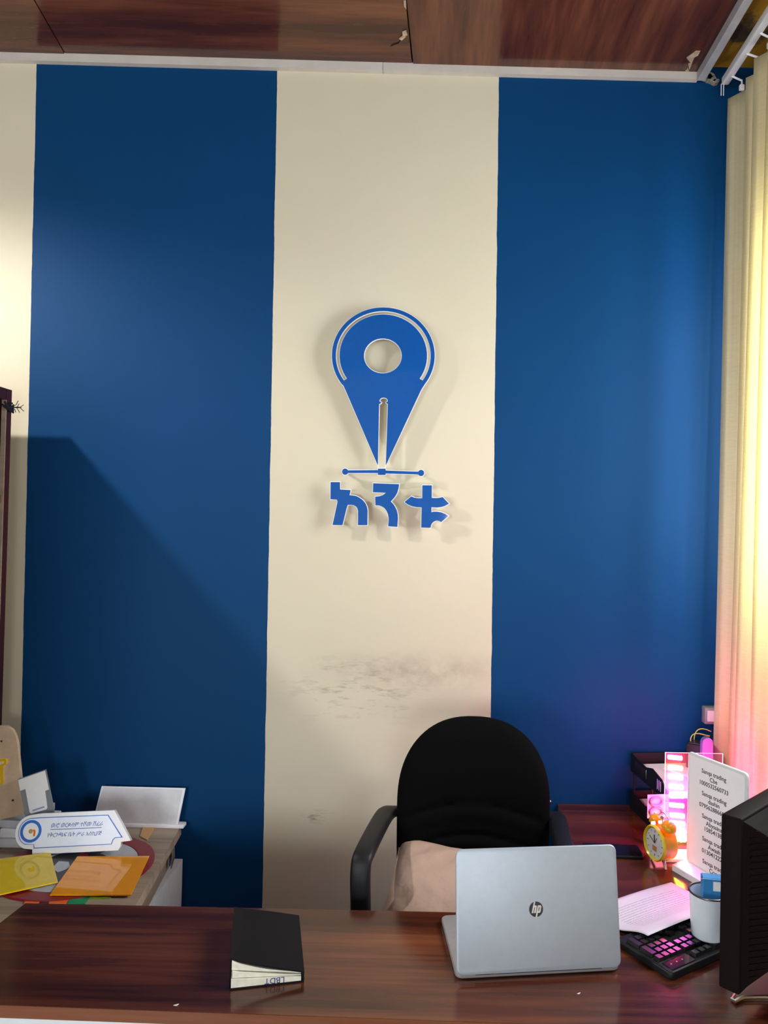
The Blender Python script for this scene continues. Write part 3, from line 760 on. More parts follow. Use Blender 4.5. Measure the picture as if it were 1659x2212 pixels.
# cushion leaning on the seat against the backrest
def cushion():
    nu_, nv_ = 44, 44; W_, H_, T_ = 0.23, 0.20, 0.075
    def sh(sgn):
        rows = []
        for j in range(nv_ + 1):
            row = []
            for i in range(nu_ + 1):
                u = -1 + 2 * i / nu_; v = -1 + 2 * j / nv_
                pin = 1 - 0.09 * (1 - abs(v) ** 2) * abs(u) ** 6; pin2 = 1 - 0.09 * (1 - abs(u) ** 2) * abs(v) ** 6
                x = W_ * u * pin; y = H_ * v * pin2
                e = max(0, (1 - abs(u) ** 2.6) * (1 - abs(v) ** 2.6)) ** 0.55
                wr = 0.0045 * math.sin(16 * v + 3 * u + 1.5 * math.sin(5 * u)) * (abs(u) ** 1.5) * e + 0.004 * math.sin(13 * u - 9 * v + 2 * math.sin(4 * v)) * e * (abs(v) * .8 + .2) + 0.003 * math.sin(21 * u + 17 * v) * e * u * u
                row.append((x, y, sgn * (T_ * e + wr * (1 if sgn > 0 else .2)) + 0.002 * sgn * (1 if e > 0 else 0)))
            rows.append(row)
        return rows
    a, b = sh(1), sh(-1); Wn = nu_ + 1; off = Wn * (nv_ + 1)
    v = [p for r_ in a for p in r_] + [p for r_ in b for p in r_]; f = []
    for j in range(nv_):
        for i in range(nu_):
            q = j * Wn + i; f.append((q, q + 1, q + Wn + 1, q + Wn)); q += off; f.append((q, q + Wn, q + Wn + 1, q + 1))
    return v, f
cc = thing('cushion', 'beige square cushion with piped edge resting on the chair seat', 'cushion', (ccx - .03, 1.99, 0.655), R(-13))
mc = RX(R(35)) @ RZ(R(-4))
v, f = cushion(); g = G(); g.add(v, f); o = g.obj('pillow', m_cushion, cc, True, mc, angle=80)
bm = bmesh.new(); bm.from_mesh(o.data); bmesh.ops.remove_doubles(bm, verts=bm.verts, dist=0.0012); bmesh.ops.recalc_face_normals(bm, faces=bm.faces); bm.to_mesh(o.data); bm.free()
pp = []
for k in range(4):
    for i in range(20):
        t = -1 + 2 * i / 20
        u, v_ = [(t, -1), (1, t), (-t, 1), (-1, -t)][k]
        pp.append((0.23 * u * (1 - 0.09 * (1 - v_ ** 2) * abs(u) ** 6), 0.20 * v_ * (1 - 0.09 * (1 - u ** 2) * abs(v_) ** 6), 0))
G().tube(pp + [pp[0]], 0.0028, 6).obj('piping', plain('pale_piping', (0.50, 0.38, 0.29, 1), 0.7), cc, True, mc)

# ------------------------------------------------------------------ left cabinet
TZ = 0.655
cr_f, cr_n = onz(391, 1783, TZ), onz(294, 1954, TZ)
cxr, cyf = cr_n.x, WY - 0.012
cab = thing('low_cabinet', 'low grey-oak cabinet with white side panel, covered with sign samples', 'cabinet', (cxr, cyf, 0))
CL, CD = -0.535, -0.66
shear_ = (cr_f.x - cr_n.x) / (cr_f.y - cr_n.y)
xr = lambda y: shear_ * (y + cyf - cr_n.y)
g = G(); g.prism([(CL, CD), (xr(CD), CD), (xr(0), 0), (CL, 0)], TZ - 0.032, TZ); g.obj('top', m_oak, cab)
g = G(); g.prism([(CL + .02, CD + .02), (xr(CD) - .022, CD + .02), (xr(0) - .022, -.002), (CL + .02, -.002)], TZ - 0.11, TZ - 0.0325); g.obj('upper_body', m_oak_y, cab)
wp = ony(389, 1870, 2.54)
xo = wp.x - cxr
g = G(); g.prism([(CL + .02, CD + .03), (xo + .012, CD + .03), (xo, -.004), (CL + .02, -.004)], 0.0, TZ - 0.1105); g.obj('lower_body', plain('white_cabinet_side', (0.46, 0.46, 0.47, 1), 0.5), cab)
g = G(); g.box(CL + .03, -.06, CD + .012, CD + .0195, TZ - .108, TZ - .04); dr = g.obj('drawer_front', plain('cream_drawer', (0.62, 0.58, 0.48, 1), 0.5), cab)
g = G(); g.tube([(-.36, CD + .012, TZ - .07), (-.36, CD - .01, TZ - .07), (-.24, CD - .01, TZ - .07), (-.24, CD + .012, TZ - .07)], .004, 8); g.obj('handle', m_metal, dr, True)
hp_ = ony(373, 1850, 2.47)
g = G(); hx, hy, hz = hp_.x - cxr, hp_.y - cyf, hp_.z
g.rbox(hx - .012, hx - .006, hy - .012, hy + .012, hz - .03, hz + .035, .002); g.cyl((hx - .006, hy, hz + .03), (hx + .004, hy, hz + .025), .004, n=10)
g.obj('latch_plate', m_metal, cab, True); g = G()
g.tube([(hx + .003, hy, hz + .026), (hx + .006, hy - .004, hz), (hx - .002, hy - .008, hz - .035)], .0028, 8); g.obj('latch', m_metal, cab, True)

# round sign lying on the cabinet
dc = onz(165, 1872, TZ); DR = 0.213
ds = thing('round_sign', 'round red, black and grey sign lying flat on the cabinet', 'sign', (dc.x, dc.y, TZ), R(4))
circ = lambda r_, n=64: [(r_ * math.cos(2 * PI * i / n), r_ * math.sin(2 * PI * i / n)) for i in range(n)]
link('red_ring', curve_mesh([circ(DR), circ(DR * .79)[::-1]], 0.006), m_red, ds)
g = G(); g.prism(circ(DR * .785), 0, 0.004); g.obj('black_disc', m_black_v, ds)
def seg(r0, r1, a0, a1, n=20): return [(r1 * math.cos(R(a0 + (a1 - a0) * i / n)), r1 * math.sin(R(a0 + (a1 - a0) * i / n))) for i in range(n + 1)] + [(r0 * math.cos(R(a1 + (a0 - a1) * i / n)), r0 * math.sin(R(a1 + (a0 - a1) * i / n))) for i in range(n + 1)]
for a0, a1, r0, r1 in ((-25, 62, .40, .78), (98, 172, .52, .78), (-115, -60, .55, .78), (200, 245, .45, .78)):
    g = G(); g.prism(seg(DR * r0, DR * r1, a0, a1), 0.0041, 0.0055); g.obj('grey_segment', m_grey_v, ds)
g = G(); g.prism([(-.03, -.012), (-.005, -.035), (.02, -.008), (.0, .03), (-.03, .035)], .0041, .0055, TR(-.03, -.01, 0)); g.obj('grey_segment', m_grey_v, ds)
g = G(); g.prism([(-.013, -.1), (.013, -.1), (.013, .12), (-.013, .12)], .0056, .007, TR(-.0, .035, 0) @ RZ(R(8))); g.obj('red_bar', m_red, ds)

def flat_sheet(name, pts, z, t, mat, lab, cat, sag=None, group=None):
    q = [onz(px, py, z) for px, py in pts]
    ox = sum(p.x for p in q) / len(q); oy = sum(p.y for p in q) / len(q)
    g = G(); g.prism([(p.x - ox, p.y - oy) for p in q][::-1], 0, t)
    o = g.obj(name, mat); o.location = (ox, oy, z); return tag(o, lab, cat, group)
flat_sheet('acrylic_sheet', [(167, 1852), (323, 1851), (283, 1935), (108, 1935)], TZ + 0.0075, 0.003, m_orange, 'glossy orange acrylic sheet lying on the round red sign', 'acrylic sheet')
flat_sheet('acrylic_sheet', [(-40, 1862), (109, 1843), (125, 1907), (-40, 1943)], TZ + 0.0105, 0.003, m_yellow, 'glossy translucent yellow acrylic sheet overlapping the round red sign', 'acrylic sheet')
flat_sheet('acrylic_strip', [(310, 1785), (336, 1785), (318, 1816), (302, 1808)], TZ, 0.003, m_peach, 'peach acrylic strip near the back right of the cabinet top', 'acrylic strip')
flat_sheet('acrylic_strip', [(56, 1942), (92, 1940), (84, 1953), (52, 1953)], TZ, 0.003, m_tango, 'small bright orange acrylic strip, leftmost under the yellow sheet', 'acrylic strip')
flat_sheet('acrylic_strip', [(93, 1939), (112, 1938), (104, 1953), (86, 1953)], TZ, 0.003, m_black_v, 'small black acrylic strip between two orange strips', 'acrylic strip')
flat_sheet('acrylic_strip', [(113, 1936), (156, 1934), (144, 1953), (105, 1953)], TZ, 0.003, m_tango, 'bright orange acrylic strip beside the green strip', 'acrylic strip')
flat_sheet('acrylic_strip', [(157, 1933), (200, 1932), (183, 1954), (145, 1954)], TZ, 0.003, m_green, 'green acrylic strip sticking out under the orange sheet', 'acrylic strip')
flat_sheet('acrylic_strip', [(202, 1931), (248, 1931), (238, 1942), (192, 1943)], TZ, 0.003, m_lime, 'lime green acrylic strip under the orange sheet', 'acrylic strip')
# stacked boards at the far left
q = onz(-40, 1838, TZ)
for k, (dz, hgt, xr_, yr_, mat, lab) in enumerate((
        (0.0, 0.026, -1.345, 2.20, m_lgrey, 'pale grey acrylic board at the bottom of the stack left of the nameplate'),
        (0.027, 0.026, -1.325, 2.23, m_white_pl, 'white acrylic board in the middle of the stack left of the nameplate'),
        (0.054, 0.022, -1.35, 2.25, m_grey_v, 'grey board on top of the stack under the plywood sign'))):
    g = G(); g.rbox(-0.11, 0, 0, 0.16, 0, hgt, .002); o = g.obj('stacked_board', mat, None, True); o.location = (-1.235 + (xr_ + 1.345), 2.362 + .008 * k, TZ + dz); tag(o, lab, 'board', 'boards stacked on the cabinet')
STK = TZ + 0.077

def stand_plate(name, pts, y, t, mat, lean, parent=None, part='panel'):
    q = [ony(px, py, y) for px, py in pts]
    ox = sum(p.x for p in q) / len(q); oz = min(p.z for p in q)
    return [(p.x - ox, p.z - oz) for p in q], ox, oz
# pale wooden sign board with a yellow letter T
pts = [(-120, 1600)] + [(2, 1567), (16, 1569), (27, 1577), (34, 1590), (38, 1604), (56, 1757), (-120, 1795)]
lo_, ox, oz = stand_plate('x', pts, 2.395, .012, None, 0)
pb = thing('wooden_sign_board', 'pale plywood sign board with yellow letter T leaning at the left', 'sign', (ox, 2.395, oz))
pl = TR(0, 0, 0) @ RX(R(-2)) @ UPRIGHT
link('board', curve_mesh([lo_], 0.012), m_ply, pb, m=pl)
def loc_pts(L): return [(ony(px, py, 2.395).x - ox, ony(px, py, 2.395).z - oz) for px, py in L]
To = loc_pts([(-32, 1644), (15, 1637), (18, 1641), (17, 1650), (9, 1653), (11, 1690), (7, 1693), (-6, 1696), (-9, 1692), (-10, 1656), (-30, 1659)])
Ti = loc_pts([(-28, 1649), (11, 1643), (12, 1647), (3, 1650), (5, 1688), (-4, 1690), (-5, 1652), (-27, 1655)])
link('letter_outline', curve_mesh([To], 0.005), m_yel_edge, pb, m=pl @ TR(0, 0, .012))
link('letter_inlay', curve_mesh([Ti], 0.002), m_lgrey, pb, m=pl @ TR(0, 0, .017))
for px, py, r_ in ((4, 1601, .003), (31, 1727, .0035)):
    (hx, hy), = loc_pts([(px, py)]); g = G(); g.prism([(hx + r_ * math.cos(2 * PI * i / 14), hy + r_ * math.sin(2 * PI * i / 14)) for i in range(14)], .0115, .0123); g.obj('screw_hole', m_black_v, pb, m=pl)
# grey display card with white code label
pts = [(37, 1684), (96, 1664), (118, 1757), (62, 1790)]
lo_, ox, oz = stand_plate('x', pts, 2.368, .006, None, 0)
qc = thing('display_card', 'small grey acrylic card with white label leaning on the plywood sign', 'display card', (ox, 2.368, oz))
pl = RX(R(-4)) @ UPRIGHT
link('card', curve_mesh([lo_], 0.006), m_smoke, qc, m=pl)
def loc_pts(L): return [(ony(px, py, 2.368).x - ox, ony(px, py, 2.368).z - oz) for px, py in L]
link('label_sticker', curve_mesh([loc_pts([(38, 1686), (95, 1666), (105, 1706), (97, 1709), (103, 1744), (101, 1748), (68, 1757), (65, 1754), (54, 1705), (43, 1709)])], 0.0006), m_paper, qc, m=pl @ TR(0, 0, .006))
link('print_line', curve_mesh([loc_pts([(71, 1749), (96, 1741), (97, 1744), (72, 1752)])], 0.0003), plain('grey_blue_print', (0.25, 0.28, 0.42, 1), 0.6), qc, m=pl @ TR(0, 0, .0066))
# small white box behind the nameplate
q = ony(142, 1764, 2.44); g = G(); g.rbox(-.045, .04, 0, .05, 0, 0.042, .002); o = g.obj('small_box', m_lgrey, None, True); o.location = (q.x, 2.44, TZ); o.location.z = TZ
tag(o, 'small pale grey box between the display card and the blank nameplate', 'box')
# blank white nameplate standing against the wall
pts = [(217, 1699), (398, 1704), (385, 1781), (200, 1781)]
lo_, ox, oz = stand_plate('x', pts, 2.545, .006, None, 0)
bp = thing('blank_nameplate', 'blank white nameplate standing at the back of the cabinet', 'nameplate', (ox, 2.545, TZ + .002))
pl = RX(R(-7)) @ UPRIGHT
link('plate', curve_mesh([lo_], 0.006), m_white_pl, bp, m=pl)
ins = lambda L, k, cx=0, cy=None: [((x - sum(p[0] for p in L) / len(L)) * k + sum(p[0] for p in L) / len(L), (y - sum(p[1] for p in L) / len(L)) * k + sum(p[1] for p in L) / len(L)) for x, y in L]
link('face', curve_mesh([ins(lo_, .95)], 0.001), m_lgrey, bp, m=pl @ TR(0, 0, .006))
g = G(); xs = [p[0] for p in lo_]; g.rbox(min(xs), max(xs) + .004, -.012, .022, -.002, .010, .003); g.obj('foot', m_white_pl, bp, True)
# nameplate with blue lettering
def z1p(x, y): return x * 330 / 1659, 1640 + y * 330 / 1659
np_out = ell(330, 800, 165, 175, 108, 262, 24) + [z for z in [(420, 610), (1215, 577), (1425, 888), (1320, 900), (1318, 940), (1298, 985), (985, 1000), (375, 1025), (370, 975)]]
YN = 2.315
pts = [z1p(*p) for p in np_out]
lo_, ox, oz = stand_plate('x', pts, YN, .012, None, 0)
nbz = TZ + 0.0075
npl = thing('nameplate', 'white arrow-shaped nameplate with blue script lettering and round seal', 'nameplate', (ox, YN, oz))
pl = RX(R(-14)) @ UPRIGHT
def loc1(L): return [(ony(*z1p(*p), YN).x - ox, ony(*z1p(*p), YN).z - oz) for p in L]
link('body', curve_mesh([lo_], 0.014), m_white_pl, npl, m=pl)
fin_ = ell(335, 795, 135, 140, 112, 258, 24) + [(410, 648), (1155, 622), (1335, 855), (1255, 860), (1235, 880), (1222, 925), (385, 965), (378, 925)]
face = link('face', curve_mesh([loc1(fin_)], 0.001), m_seal, npl, m=pl @ TR(0, 0, .014))
fin2 = ell(335, 795, 128, 133, 114, 256, 24) + [(412, 656), (1150, 630), (1318, 849), (1252, 852), (1228, 875), (1215, 918), (394, 956), (385, 922)]
link('print_field', curve_mesh([loc1(fin2)], 0.0006), m_plate_face, npl, m=pl @ TR(0, 0, .0151))
sc_, sr_ = loc1([(335, 790)])[0], abs(loc1([(450, 790)])[0][0] - loc1([(335, 790)])[0][0])
ringp = lambda r_: [(sc_[0] + r_ * math.cos(2 * PI * i / 48), sc_[1] + r_ * math.sin(2 * PI * i / 48)) for i in range(48)]
link('seal_ring', curve_mesh([ringp(sr_), ringp(sr_ * .74)], 0.0006), m_seal, npl, m=pl @ TR(0, 0, .0158))
link('seal_center', curve_mesh([ringp(sr_ * .735)], 0.0004), m_white_pl, npl, m=pl @ TR(0, 0, .0158))
link('seal_emblem', curve_mesh([[(sc_[0] + sr_ * .2 * math.cos(2 * PI * i / 24), sc_[1] + sr_ * .2 * math.sin(2 * PI * i / 24)) for i in range(24)]], 0.0005), m_gold, npl, m=pl @ TR(0, 0, .0163))
hk = [(355, 775), (375, 770), (388, 790), (385, 840), (365, 840), (368, 800)]
link('seal_emblem', curve_mesh([loc1(hk)], 0.0005), m_tango, npl, m=pl @ TR(0, 0, .0163))
def amh(body, x0, x1, yb):
    me = text_mesh(body, 0.03, 0.0004, 'LEFT', 0.0)
    xs = [v.co.x for v in me.vertices]
    if not xs: return
    a, b = loc1([(x0, yb)])[0], loc1([(x1, yb - 20)])[0]
    k = math.hypot(b[0] - a[0], b[1] - a[1]) / (max(xs) - min(xs)); an = math.atan2(b[1] - a[1], b[0] - a[0])
    sk = Matrix(((k, 0.25 * k, 0, 0), (0, k * 1.0, 0, 0), (0, 0, 1, 0), (0, 0, 0, 1)))
    me.transform(sk @ TR(-min(xs), 0, 0))
    link('lettering', me, m_ink_b, npl, m=pl @ TR(a[0], a[1], .0159) @ RZ(an))
m_ink_b = plain('blue_lettering', (0.03, 0.09, 0.34, 1), 0.5)
amh('ወ/ሮ ወርቃለም ተሾመ ሽፈራ', 545, 1105, 752)
amh('የቅርንጫፍ ቤት ሥራ አስኪያጅ', 515, 1100, 850)
link('rule_line', curve_mesh([loc1([(545, 770), (1098, 750), (1098, 756), (545, 776)])], 0.0004), m_ink_b, npl, m=pl @ TR(0, 0, .0158))
npz = oz - TZ
g = G(); g.rbox(-.02, .02, .018, .05, min(-npz + .0075, 0), 0.05, .002); g.obj('rear_prop', m_white_pl, npl, True)

# ------------------------------------------------------------------ right-hand desk: letter tray
ta = onz(1362, 1736, DZ); tfx, tfy = ta.x - .012, min(ta.y, WY - .03)
tr = thing('letter_tray', 'two-tier black plastic letter tray on the side desk', 'letter tray', (tfx, tfy, DZ), R(7.5))
TL, TW = 0.295, 0.21
def tier(z, parent):
    prof = [(0, 0), (-TL, 0), (-TL, .012), (-TL + .05, .05), (-TL + .12, .062), (-TL + .17, .05), (0, .058)]
    for side in (0, TW):
        fr_ = []
        g = G(); x0 = side - (0.003 if side else 0)
        # wall with recessed ribbed field
        Msd = Matrix(((0, 0, 1, x0), (1, 0, 0, 0), (0, 1, 0, z), (0, 0, 0, 1)))
        link('tier_side', curve_mesh([prof, [(-.03, .012), (-.03, .046), (-.13, .042), (-.13, .012)]], 0.003), m_black_pl, parent, m=Msd)
        for k in range(9):
            yy = -.035 - k * .0105
            g.box(x0 + .0005, x0 + .0025, yy - .0032, yy + .0032, z + .011, z + .047)
        stuff(g.obj('side_ribs', m_black_pl, parent))
    g = G(); g.box(0.003, TW - .003, -TL + .004, -.001, z + .002, z + .005); g.obj('tier_floor', m_black_pl, parent)
    g = G(); g.box(0.003, TW - .003, -.004, 0, z + .005, z + .058); g.obj('tier_back', m_black_pl, parent)
for z in (0.0, 0.122): tier(z, tr)
for x_ in (.004, TW - .004):
    for yy in (-.025, -.17): g = G(); g.cyl((x_, yy, .05), (x_, yy, .124), .0035, n=10); g.obj('support_post', m_black_pl, tr, True)
g = G(); g.box(-.0012, 0, -TL + .0005, -TL + .018, .124, .142); g.obj('sticker', m_sticker, tr)
for k in range(3):
    g = G(); g.box(-.0006, 0, -.215 - k * .012 - .0012, -.215 - k * .012 + .0012, .135, .165); g.obj('label_line', m_lgrey, tr)
# papers in the trays
def in_tray(name, dx, dy, dz, sx, sy, sz, mat, lab, cat, rz=0, group=None):
    g = G(); g.rbox(-sx / 2, sx / 2, -sy / 2, sy / 2, 0, sz, min(.0008, sz / 3), 1); o = g.obj(name, mat)
    c = Matrix.Rotation(R(7.5), 3, 'Z') @ Vector((dx, dy, dz)); o.location = Vector((tfx, tfy, DZ)) + c; o.rotation_euler = (0, 0, R(7.5) + rz)
    return tag(o, lab, cat, group)
in_tray('paper_stack', TW / 2, -.15, .1275, .195, .26, .022, m_paper, 'stack of white papers in the upper letter tray', 'papers', R(1))
in_tray('paper_stack', TW / 2, -.155, .0055, .195, .27, .03, m_paper, 'stack of white papers in the lower letter tray', 'papers', R(-1))
pe = Matrix.Rotation(R(7.5), 3, 'Z') @ Vector((.105, -.14, .16)) + Vector((tfx, tfy, DZ))
pt = thing('pen', 'slim pale pen lying on the papers in the upper tray', 'pen', pe, R(35))
g = G(); g.cyl((0, .06, -.005), (0, -.06, -.005), .0035, n=10); g.obj('barrel', m_white_pl, pt, True)
g = G(); g.cyl((0, -.06, -.005), (0, -.072, -.005), .003, .0006, 10); g.obj('tip', m_pink, pt, True)
# card with pink scissors hanging at the tray front
sp_ = ony(1398, 1768, 2.235)
sb = thing('scissors_pack', 'pink-handled scissors on a pale card at the lower tray front', 'scissors', (sp_.x, 2.235, sp_.z), R(8))
g = G(); g.rbox(0, .066, 0, .0025, 0, .068, .0008); g.obj('card', plain('pale_pink_card', (0.36, 0.28, 0.30, 1), 0.5), sb)
for zz in (.049, .019):
    loop = [(.008 + .036 * (.5 - .5 * math.cos(t)), -.004, zz + .0125 * math.sin(t)) for t in [2 * PI * i / 20 for i in range(21)]]
    g = G(); g.tube(loop, .0032, 8); g.obj('handle', m_pink, sb, True)
    g = G(); g.tube([(.043, -.004, zz), (.05, -.004, zz - .001), (.064, -.003, zz - .003)], [.0032, .0028, .001], 8); g.obj('blade', m_metal, sb, True)
g = G(); g.box(.012, .055, -.001, .004, -sp_.z + DZ, 0.001); g.obj('stand', m_white_pl, sb)

# ------------------------------------------------------------------ LED bar lamp
YLED = 2.168
la = ony(1438, 1626, YLED); lr_ = ony(1562, 1634, YLED)
led = thing('light_bar_lamp', 'clear acrylic lamp with a ladder of glowing multicoloured light bars', 'lamp', (la.x, YLED, DZ))
HLED = la.z - DZ; WLED = lr_.x - la.x
g = G(); g.rbox(0, WLED, 0, .006, 0.012, HLED, .0015, 1); g.obj('plate', acrylic('clear_acrylic_plate', (1.0, 0.82, 0.86, 1), 0.035), led)
g = G(); g.tube([(0, .003, .014), (0, .003, HLED), (WLED, .003, HLED), (WLED, .003, .014)], .0012, 6); g.obj('lit_edge', glow('pink_edge_glow', (1.0, 0.45, 0.55, 1), 1.5), led)
g = G(); g.rbox(-.006, WLED + .006, -.03, .036, 0, .012, .003); g.obj('foot', m_white_pl, led, True)
cols = [(1, .02, .12), (1, .34, .04), (.5, .52, 1), (.15, .1, 1), (.6, .04, 1), (1, .04, .55), (1, .08, .35), (1, .28, .08), (1, .40, .06), (.6, .75, .06)]
ys_ = [1635, 1657, 1677, 1698, 1717, 1738, 1760, 1777, 1792, 1811]
LEDS = 85.0
for k, (c, py) in enumerate(zip(cols, ys_)):
    q0 = ony(1440 + k * .75, py - 1, YLED); q1 = ony(1474 + k * .8, py + 2, YLED)
    g = G(); g.tube([(q0.x - la.x + .003, -.004, q0.z - DZ), (q1.x - la.x - .003, -.004, q1.z - DZ)], .0062, 12)
    st = LEDS * (0.45 if k in (1, 2, 7, 8, 9) else 1.7)
    gm = glow('light_bar_glow_%d' % k, c + (1,), st)
    g.obj('light_bar', gm, led, True)
    if k > 0:  # second column of bars, hidden by the sign, added to light the blind pink
        g = G(); g.tube([(WLED - .052, -.004, q0.z - DZ - .012), (WLED - .008, -.004, q1.z - DZ - .012)], .0062, 12)
        g.obj('light_bar', glow('added_bar_glow_%d' % k, [(1, .05, .14, 1), (1, .07, .10, 1), (.9, .06, .35, 1)][k % 3], LEDS * 1.1), led, True)

# ------------------------------------------------------------------ alarm clock
cf = onz(1430, 1866, DZ)
ac = thing('alarm_clock', 'orange-yellow twin-bell alarm clock on the side desk', 'alarm clock', (cf.x, cf.y, DZ), R(200))
CR, CLN = 0.047, 0.046
zc_ = 0.060
AX = TR(0, 0, zc_) @ RY(PI / 2)      # lathe axis -> local +x (dial side)
g = G(); g.lathe([(CR * .8, -CLN / 2), (CR * .97, -CLN / 2 + .006), (CR, 0), (CR * .97, CLN / 2 - .004), (CR * .97, CLN / 2)], 40, AX); g.obj('case', m_clock, ac, True)
g = G(); g.lathe([(CR * .86, CLN / 2 - .001), (CR * 1.0, CLN / 2 - .001), (CR * 1.01, CLN / 2 + .004), (CR * .95, CLN / 2 + .008), (CR * .86, CLN / 2 + .004), (CR * .86, CLN / 2 - .001)], 40, AX); g.obj('rim', m_clock_y, ac, True)
g = G(); g.lathe([(.0005, CLN / 2 + .0012), (CR * .86, CLN / 2 + .0012), (CR * .86, CLN / 2), (.0005, CLN / 2)], 40, AX); dial = g.obj('dial', plain('clock_dial_grey_white', (0.62, 0.63, 0.66, 1), 0.4), ac)
xd = CLN / 2 + .0018
for i in range(12):
    g = G(); an = i * PI / 6; c_, s_ = math.cos(an), math.sin(an); L = .006 if i % 3 == 0 else .0035
    g.tube([(xd, c_ * CR * .74, zc_ + s_ * CR * .74), (xd, c_ * (CR * .74 - L), zc_ + s_ * (CR * .74 - L))], .0008, 5)
    g.obj('hour_mark', m_print, dial)
for an, L, r_ in ((R(150), .026, .0009), (R(95), .022, .0013), (R(60), .018, .0007)):
    g = G(); g.tube([(xd + .001, 0, zc_), (xd + .001, L * math.cos(an), zc_ + L * math.sin(an))], r_, 6); g.obj('hand', m_print, ac)
g = G(); g.rbox(xd - .0004, xd + .0004, -.010, .008, zc_ - .022, zc_ - .008, .0003, 1); g.obj('dial_print', plain('brown_orange_print', (0.5, 0.2, 0.1, 1), 0.5), dial)
for s_ in (-1, 1):
    base_ = Vector((0, s_ * .024, zc_ + CR * .84)); d = Vector((0, s_ * .42, 1)).normalized()
    m = TR(*base_) @ d.to_track_quat('Z', 'Y').to_matrix().to_4x4()
    g = G(); g.lathe([(.004, 0), (.004, .008), (.021, .009), (.021, .012), (.018, .02), (.011, .026), (.001, .0285)], 28, m); g.obj('bell', m_clock, ac, True)
    g = G(); g.lathe([(.004, .028), (.004, .031), (.001, .033)], 14, m); g.obj('bell_cap', m_white_pl, ac, True)
    g = G(); g.cyl((0.008, s_ * .02, zc_ - CR * .85), (.012, s_ * .034, 0), .004, .003, 10); g.obj('foot', m_metal, ac, True)
g = G(); g.tube([(-.004, .03 * math.cos(t), zc_ + CR * .93 + .034 * math.sin(t)) for t in [PI * i / 14 for i in range(15)]], .0016, 8); g.obj('handle', m_metal, ac, True)
g = G(); g.cyl((0, 0, zc_ + CR * .9), (0, 0, zc_ + CR + .018), .0018, n=8); g.cyl((0, -.007, zc_ + CR + .018), (0, .007, zc_ + CR + .018), .004, n=10); g.obj('hammer', m_metal, ac, True)

# ------------------------------------------------------------------ phone
pa = onz(1390, 1853, DZ + .009)
ph_ = thing('smartphone', 'black smartphone lying face up behind the laptop', 'phone', (pa.x - .075, pa.y + .05, DZ), R(-2))
g = plate_rounded([(x, y) for x, y in rrect(.082, .08, .012)], .009, .003); g.obj('body', m_black_pl, ph_, True, TR(0, -.04, 0))
g = plate_rounded([(x, y + .002) for x, y in rrect(.079, .075, .010)], .0006, .0002); g.obj('screen', m_black_gl, ph_, False, TR(0, -.0395, .009))

# ------------------------------------------------------------------ account sign in T-stand
sa = onz(1487, 1862, DZ + .02); s2 = onz(1487, 1862, DZ + .02)
ztop_ = ony(1477, 1621, sa.y).z
sr = ray(1618, 1668); sr_pt = CAM + sr * ((ztop_ - CAMZ) / sr.z)
tlp = ony(1477, 1621, sa.y)
syaw = math.atan2(sr_pt.y - tlp.y, sr_pt.x - tlp.x) - R(6); SW = (sr_pt - tlp).length
SH = ztop_ - DZ - .022
sg = thing('account_sign_stand', 'white upright sign with printed bank account numbers beside the light bar lamp', 'sign', (sa.x, sa.y, DZ), syaw)
brd = [(x + SW / 2, y) for x, y in rrect(SW / 2, SH, .012)]
pl = TR(0, 0, .022) @ UPRIGHT
plate_rounded(brd, .008, .003).obj('frame', m_lgrey, sg, True, pl)
link('sheet', curve_mesh([[(x + SW / 2, y + .006) for x, y in rrect(SW / 2 - .008, SH - .014, .004)]], .0006), m_paper, sg, m=pl @ TR(0, 0, .008))
rows = [('Sanqa trading', 'Cbe', '1000532560733'), ('Sanqa trading', 'dashin', '0795628866011'), ('Sanqa trading', 'Abyssina', '158541386'), ('Sanqa trading', 'Awash', '01304122294'), ('Sanqa trading', 'Coop', '0431209607')]
for k, blk in enumerate(rows):
    for j, tx in enumerate(blk):
        me = text_mesh(tx, .0158, .0003, weight=.00022)
        link('lettering', me, m_print, sg, m=pl @ TR(SW * .46 + .002 * k, SH - .042 - k * .0585 - j * .0158, .0087))
g = G(); bw = .045
g.add([(-.012, -bw, 0), (SW + .012, -bw, 0), (SW + .012, bw, 0), (-.012, bw, 0), (-.012, -bw, .016), (SW + .012, -bw, .016), (SW + .012, bw, .016), (-.012, bw, .016), (-.004, -.012, .026), (SW + .004, -.012, .026), (SW + .004, .006, .026), (-.004, .006, .026)],
      [(0, 3, 2, 1), (0, 1, 5, 4), (1, 2, 6, 5), (2, 3, 7, 6), (3, 0, 4, 7), (4, 5, 9, 8), (5, 6, 10, 9), (6, 7, 11, 10), (7, 4, 8, 11), (8, 9, 10, 11)])
g.obj('base', m_white_pl, sg)

# ------------------------------------------------------------------ monitor seen from behind
MA = R(45)
mt_ = ony(1567, 1764, 1.45); mb_ = ony(1550, 2142, 1.45)
mo = thing('monitor', 'black flat monitor seen from behind at the right picture edge', 'monitor', (mt_.x + .013, 1.45, DZ), MA)
z0m, z1m = mb_.z - DZ, mt_.z - DZ
MWd = 0.50
